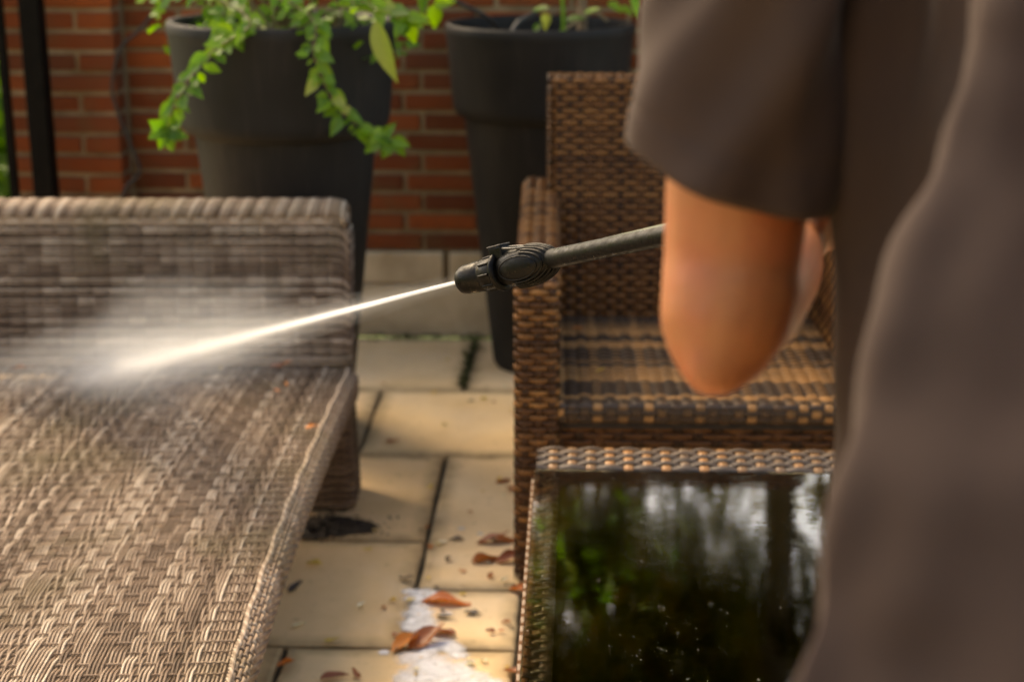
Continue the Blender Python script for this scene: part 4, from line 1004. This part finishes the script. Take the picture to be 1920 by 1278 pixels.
for x, y, L, a_, mt, lb in ((572, 804, .024, -60, 'leaf_orange', 'orange leaf near the braided edge of the daybed seat'), (412, 694, .016, 0, 'leaf_yellow', 'yellow leaf below the jet at the back of the daybed seat'),
                            (505, 690, .030, -90, 'leaf_brown', 'brown leaf in the crease of the daybed back'), (520, 690, .028, -60, 'leaf_orange', 'orange leaf beside the brown one in the daybed crease'),
                            (540, 724, .016, 30, 'leaf_orange', 'small orange scrap on the daybed seat near its crease'), (525, 734, .014, 80, 'leaf_orange', 'second small orange scrap, nearer on the daybed seat'), (14, 694, .05, -90, 'leaf_brown', 'brown leaf at the far left of the daybed crease')):
    dead_leaf(0, 0, L, a_, mt, lb, base=onbed(x, y))
dead_leaf(1118, 698, .018, -80, 'leaf_yellow', 'yellow leaf lying on the armchair seat', z=.394); dead_leaf(1074, 616, .024, -60, 'leaf_orange', 'orange leaf at the rear of the armchair seat', z=.388)
# sky glare on the wet slabs, painted white on irregular low blobs
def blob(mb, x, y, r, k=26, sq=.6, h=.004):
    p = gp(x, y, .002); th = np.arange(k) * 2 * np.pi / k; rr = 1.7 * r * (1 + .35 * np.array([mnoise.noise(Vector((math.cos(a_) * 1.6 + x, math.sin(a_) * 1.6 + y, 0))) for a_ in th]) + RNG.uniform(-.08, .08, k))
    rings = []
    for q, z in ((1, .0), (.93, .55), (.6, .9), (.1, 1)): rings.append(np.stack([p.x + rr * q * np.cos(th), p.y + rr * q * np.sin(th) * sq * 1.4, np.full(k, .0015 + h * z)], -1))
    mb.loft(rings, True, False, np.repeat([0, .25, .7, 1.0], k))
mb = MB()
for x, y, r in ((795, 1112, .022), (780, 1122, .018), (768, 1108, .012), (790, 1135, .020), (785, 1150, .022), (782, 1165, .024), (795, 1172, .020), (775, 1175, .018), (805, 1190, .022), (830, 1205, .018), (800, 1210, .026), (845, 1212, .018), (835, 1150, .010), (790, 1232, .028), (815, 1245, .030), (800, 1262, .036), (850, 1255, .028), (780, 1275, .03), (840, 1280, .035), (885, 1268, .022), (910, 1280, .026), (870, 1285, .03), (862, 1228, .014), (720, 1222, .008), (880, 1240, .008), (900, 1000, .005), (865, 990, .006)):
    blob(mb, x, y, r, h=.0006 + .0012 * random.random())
tag(mb.build('glare_patch', 'glare_patch'), 'white sky glare painted over the wet slabs beside the coffee table', 'glare_patch', kind='stuff')
mb = MB()
for i in range(700):
    x = 575 + abs(random.gauss(0, 1)) * 55; y = random.gauss(985, 10)
    p = gp(x, y, .002); s = random.uniform(.001, .005); d = RNG.normal(size=(4, 3)) * s; d[:, 2] = np.abs(d[:, 2]) * .8
    mb.add(np.array(p) + d, [(0, 1, 2, 2), (0, 2, 3, 3), (0, 1, 3, 3), (1, 2, 3, 3)])
for x, y, r in ((600, 985, .06), (640, 988, .045), (575, 992, .05), (675, 985, .022)): blob(mb, x, y, r, 26, .45, .003)
tag(mb.build('soil_debris', 'dirt'), 'dark wet soil gathered under the daybed leg', 'soil', kind='stuff')
mb = MB()
for i in range(500):
    q = random.random(); 
    if i % 2: x, y = 905 - 40 * q + random.gauss(0, 4), 605 + 124 * q
    else: x, y = random.uniform(690, 960), random.gauss(630, 4)
    p = gp(x, y, .002); d = RNG.normal(size=(4, 3)) * random.uniform(.003, .009); d[:, 2] = np.abs(d[:, 2])
    mb.add(np.array(p) + d, [(0, 1, 2, 2), (0, 2, 3, 3), (0, 1, 3, 3), (1, 2, 3, 3)])
tag(mb.build('joint_moss', 'moss'), 'mossy dirt in the paving joints at the foot of the plinth', 'moss', kind='stuff')

# ------------------------------------------------------------------ garden beyond the wall
def tree(loc, h, cr, n, mat, label, cz=.74, seed=0, name='garden_tree', ls=.09, zmin=2.9):
    rr = random.Random(seed); root = empty(name, loc); tag(root, label, 'tree', 'trees beyond the wall')
    mb = MB(); mb.tube(spline([(0, 0, 0), (rr.uniform(-.1, .1), rr.uniform(-.1, .1), h * .35), (rr.uniform(-.2, .2), 0, h * .85)], 14), np.linspace(.13, .03, 14) * h / 5, 10)
    limbs = []
    for i in range(9):
        a_ = rr.uniform(0, 6.28); z0 = h * rr.uniform(.25, .7); e = np.array([math.cos(a_) * cr * .8, math.sin(a_) * cr * .8, z0 + rr.uniform(.2, 1.2)])
        limbs.append(e); mb.tube(spline([(0, 0, z0), e * .5 + np.array([0, 0, z0 * .5 + .1]), e], 8), np.linspace(.05, .012, 8) * h / 5, 7)
    mb.build('trunk', 'bark', root)
    mb = MB(); cl = [(np.array([rr.gauss(0, .45) * cr, rr.gauss(0, .45) * cr, h * cz + rr.gauss(0, .13) * h]), rr.uniform(.22, .42) * cr) for _ in range(24)]
    V = []; 
    rg = np.random.default_rng(seed); 
    ci = rg.integers(0, len(cl), n); cc = np.array([c[0] for c in cl])[ci]; cr_ = np.array([c[1] for c in cl])[ci]
    d = rg.normal(size=(n, 3)); d /= np.linalg.norm(d, axis=1)[:, None]; p = cc + d * (cr_ * rg.random(n) ** .4)[:, None]
    p = p[p[:, 2] > zmin]; n = len(p)
    a = rg.normal(size=(n, 3)); a /= np.linalg.norm(a, axis=1)[:, None]; b = np.cross(a, rg.normal(size=(n, 3))); b /= np.linalg.norm(b, axis=1)[:, None]
    l = (ls * rg.uniform(.6, 1.3, n))[:, None]
    V = np.stack([p - a * l, p + b * l * .45, p + a * l, p - b * l * .45], 1).reshape(-1, 3)
    mb.add(V, np.arange(4 * n).reshape(-1, 4), np.repeat(rg.random(n), 4)); tag(mb.build('crown', mat, root, False), kind='stuff')
tree((-.6, 9.0, -.06), 6.6, 1.7, 9000, 'leaf_tree', 'dark leafy tree behind the wall above the trailing shrub', seed=3)
tree((1.1, 8.2, -.06), 6.2, 1.5, 8500, 'leaf_autumn', 'olive leaved tree behind the wall above the armchair', seed=5)
tree((2.7, 8.6, -.06), 4.6, 1.5, 8000, 'leaf_autumn', 'yellowing tree behind the wall on the far right', .5, seed=8, zmin=.8)
def canopy(loc, h, rx, ry, n, label, seed):
    rr = random.Random(seed); root = empty('overhanging_tree', loc); tag(root, label, 'tree', 'trees beyond the wall')
    mb = MB(); mb.tube(spline([(0, 0, 0), (.1, 0, 1.6), (-.05, -.1, 3.2), (0, -.2, h)], 16), np.linspace(.17, .04, 16), 10)
    for i in range(12):
        a_ = rr.uniform(0, 6.28); e = np.array([-1.2 + math.cos(a_) * rx * .85, math.sin(a_) * ry * .85, rr.uniform(3.2, h)]); mb.tube(spline([(0, -.1, 2.6), e * .5 + np.array([0, 0, 1.5]), e], 8), np.linspace(.06, .012, 8), 7)
    mb.build('trunk', 'bark', root)
    rg = np.random.default_rng(seed); cc = np.stack([-1.5 + rg.normal(0, .5, 60) * rx, rg.normal(0, .5, 60) * ry, 3.3 + rg.random(60) * (h - 3.0)], -1); ci = rg.integers(0, 60, n)
    d = rg.normal(size=(n, 3)); d /= np.linalg.norm(d, axis=1)[:, None]; p = cc[ci] + d * (rg.uniform(.2, .7, 60)[ci] * rg.random(n) ** .4)[:, None]; p = p[p[:, 2] > 2.75]; n = len(p)
    a = rg.normal(size=(n, 3)); a /= np.linalg.norm(a, axis=1)[:, None]; b = np.cross(a, rg.normal(size=(n, 3))); b /= np.linalg.norm(b, axis=1)[:, None]; l = (.09 * rg.uniform(.6, 1.3, n))[:, None]
    mb = MB(); mb.add(np.stack([p - a * l, p + b * l * .5, p + a * l, p - b * l * .5], 1).reshape(-1, 3), np.arange(4 * n).reshape(-1, 4), np.repeat(rg.random(n), 4)); tag(mb.build('crown', 'leaf_tree', root, False), kind='stuff')
canopy((2.4, 6.2, -.06), 5.4, 2.6, 1.4, 16000, 'broad tree just behind the wall whose crown hangs over the planters', 31)
tree((-3.4, 10.0, -.06), 6.0, 1.9, 8000, 'leaf_tree', 'tall dark tree in the garden left of the brick pier', seed=11)
tree((.4, 12.5, -.06), 7.5, 2.2, 9000, 'leaf_autumn', 'tall yellowing tree farthest behind the wall', seed=14)
tree((4.8, 9.5, -.06), 6.0, 1.9, 8000, 'leaf_tree', 'dark tree beyond the right end of the wall', seed=17)
def bush(loc, r, n, mat, label, seed):
    rg = np.random.default_rng(seed); root = empty('garden_bush', loc); tag(root, label, 'bush', 'bushes left of the wall')
    d = rg.normal(size=(n, 3)); d /= np.linalg.norm(d, axis=1)[:, None]; p = d * (r * rg.random(n) ** .35)[:, None] * np.array([1, 1, 1.1]) + np.array([0, 0, r * .9]); p[:, 2] = np.abs(p[:, 2])
    a = rg.normal(size=(n, 3)); a /= np.linalg.norm(a, axis=1)[:, None]; b = np.cross(a, rg.normal(size=(n, 3))); b /= np.linalg.norm(b, axis=1)[:, None]; l = (.055 * rg.uniform(.6, 1.3, n))[:, None]
    mb = MB(); mb.add(np.stack([p - a * l, p + b * l * .5, p + a * l, p - b * l * .5], 1).reshape(-1, 3), np.arange(4 * n).reshape(-1, 4), np.repeat(rg.random(n), 4)); tag(mb.build('foliage', mat, root, False), kind='stuff')
    mb = MB()
    for i in range(5): mb.tube(spline([(0, 0, 0), (rg.uniform(-.2, .2), rg.uniform(-.2, .2), r), (rg.uniform(-.5, .5), rg.uniform(-.5, .5), r * 1.6)], 8), np.linspace(.02, .006, 8), 6)
    mb.build('stem', 'bark', root)
bush((-2.35, 5.9, -.06), .55, 2200, 'leaf_green', 'light green bush showing past the gate bars', 21)
bush((-2.9, 7.2, -.06), .8, 2600, 'leaf_green', 'larger green bush farther behind the gate bars', 22)

# ------------------------------------------------------------------ unseen building added behind the camera to block sky and bounce light
simple('render_wall', (.60, .48, .34), (.70, .57, .42), 6, .9, .3, .004, 'World'); simple('roof_tile', (.12, .06, .04), (.20, .09, .05), 12, .8, .5, .01, 'World'); simple('white_paint', (.75, .74, .70), (.8, .79, .76), 9, .5, .1, .001)
m, nt, out = newmat('window_glass'); princ(nt, out, (.03, .035, .04), .05); M['window_glass'] = m
added_house = empty('added_house', (0, -8.5, 0)); tag(added_house, 'unseen rendered building with tiled roof and white windows, added to shape the light', 'added_house')
mb = MB(); mb.box((-6, -6, -.06), (6, 0, 5.4)); mb.build('wall', 'render_wall', added_house, False)
mb = MB(); mb.add([(-6.3, -6.3, 5.35), (6.3, -6.3, 5.35), (6.3, .4, 5.35), (-6.3, .4, 5.35), (-6.3, -3, 7.6), (6.3, -3, 7.6)], [(0, 1, 5, 4), (2, 3, 4, 5), (0, 3, 2, 1), (0, 4, 3, 3), (1, 2, 5, 5)]); mb.build('roof', 'roof_tile', added_house, False)
for wx, wz, ww, wh in ((-3.5, .9, 1.4, 1.3), (2.2, .9, 1.4, 1.3), (-3.5, 3.3, 1.3, 1.2), (2.2, 3.3, 1.3, 1.2), (-.6, 0, 1.2, 2.15)):
    mb = MB()
    for a_, b_ in (((wx, 0, wz), (wx + ww, .03, wz + .07)), ((wx, 0, wz + wh - .07), (wx + ww, .03, wz + wh)), ((wx, 0, wz + .07), (wx + .07, .03, wz + wh - .07)), ((wx + ww - .07, 0, wz + .07), (wx + ww, .03, wz + wh - .07)), ((wx + ww / 2 - .03, 0, wz + .07), (wx + ww / 2 + .03, .03, wz + wh - .07))): mb.box(a_, b_)
    f_ = mb.build('window', 'white_paint', added_house, False); mb = MB(); mb.box((wx + .07, .004, wz + .07), (wx + ww - .07, .012, wz + wh - .07)); mb.build('pane', 'window_glass', f_, False)
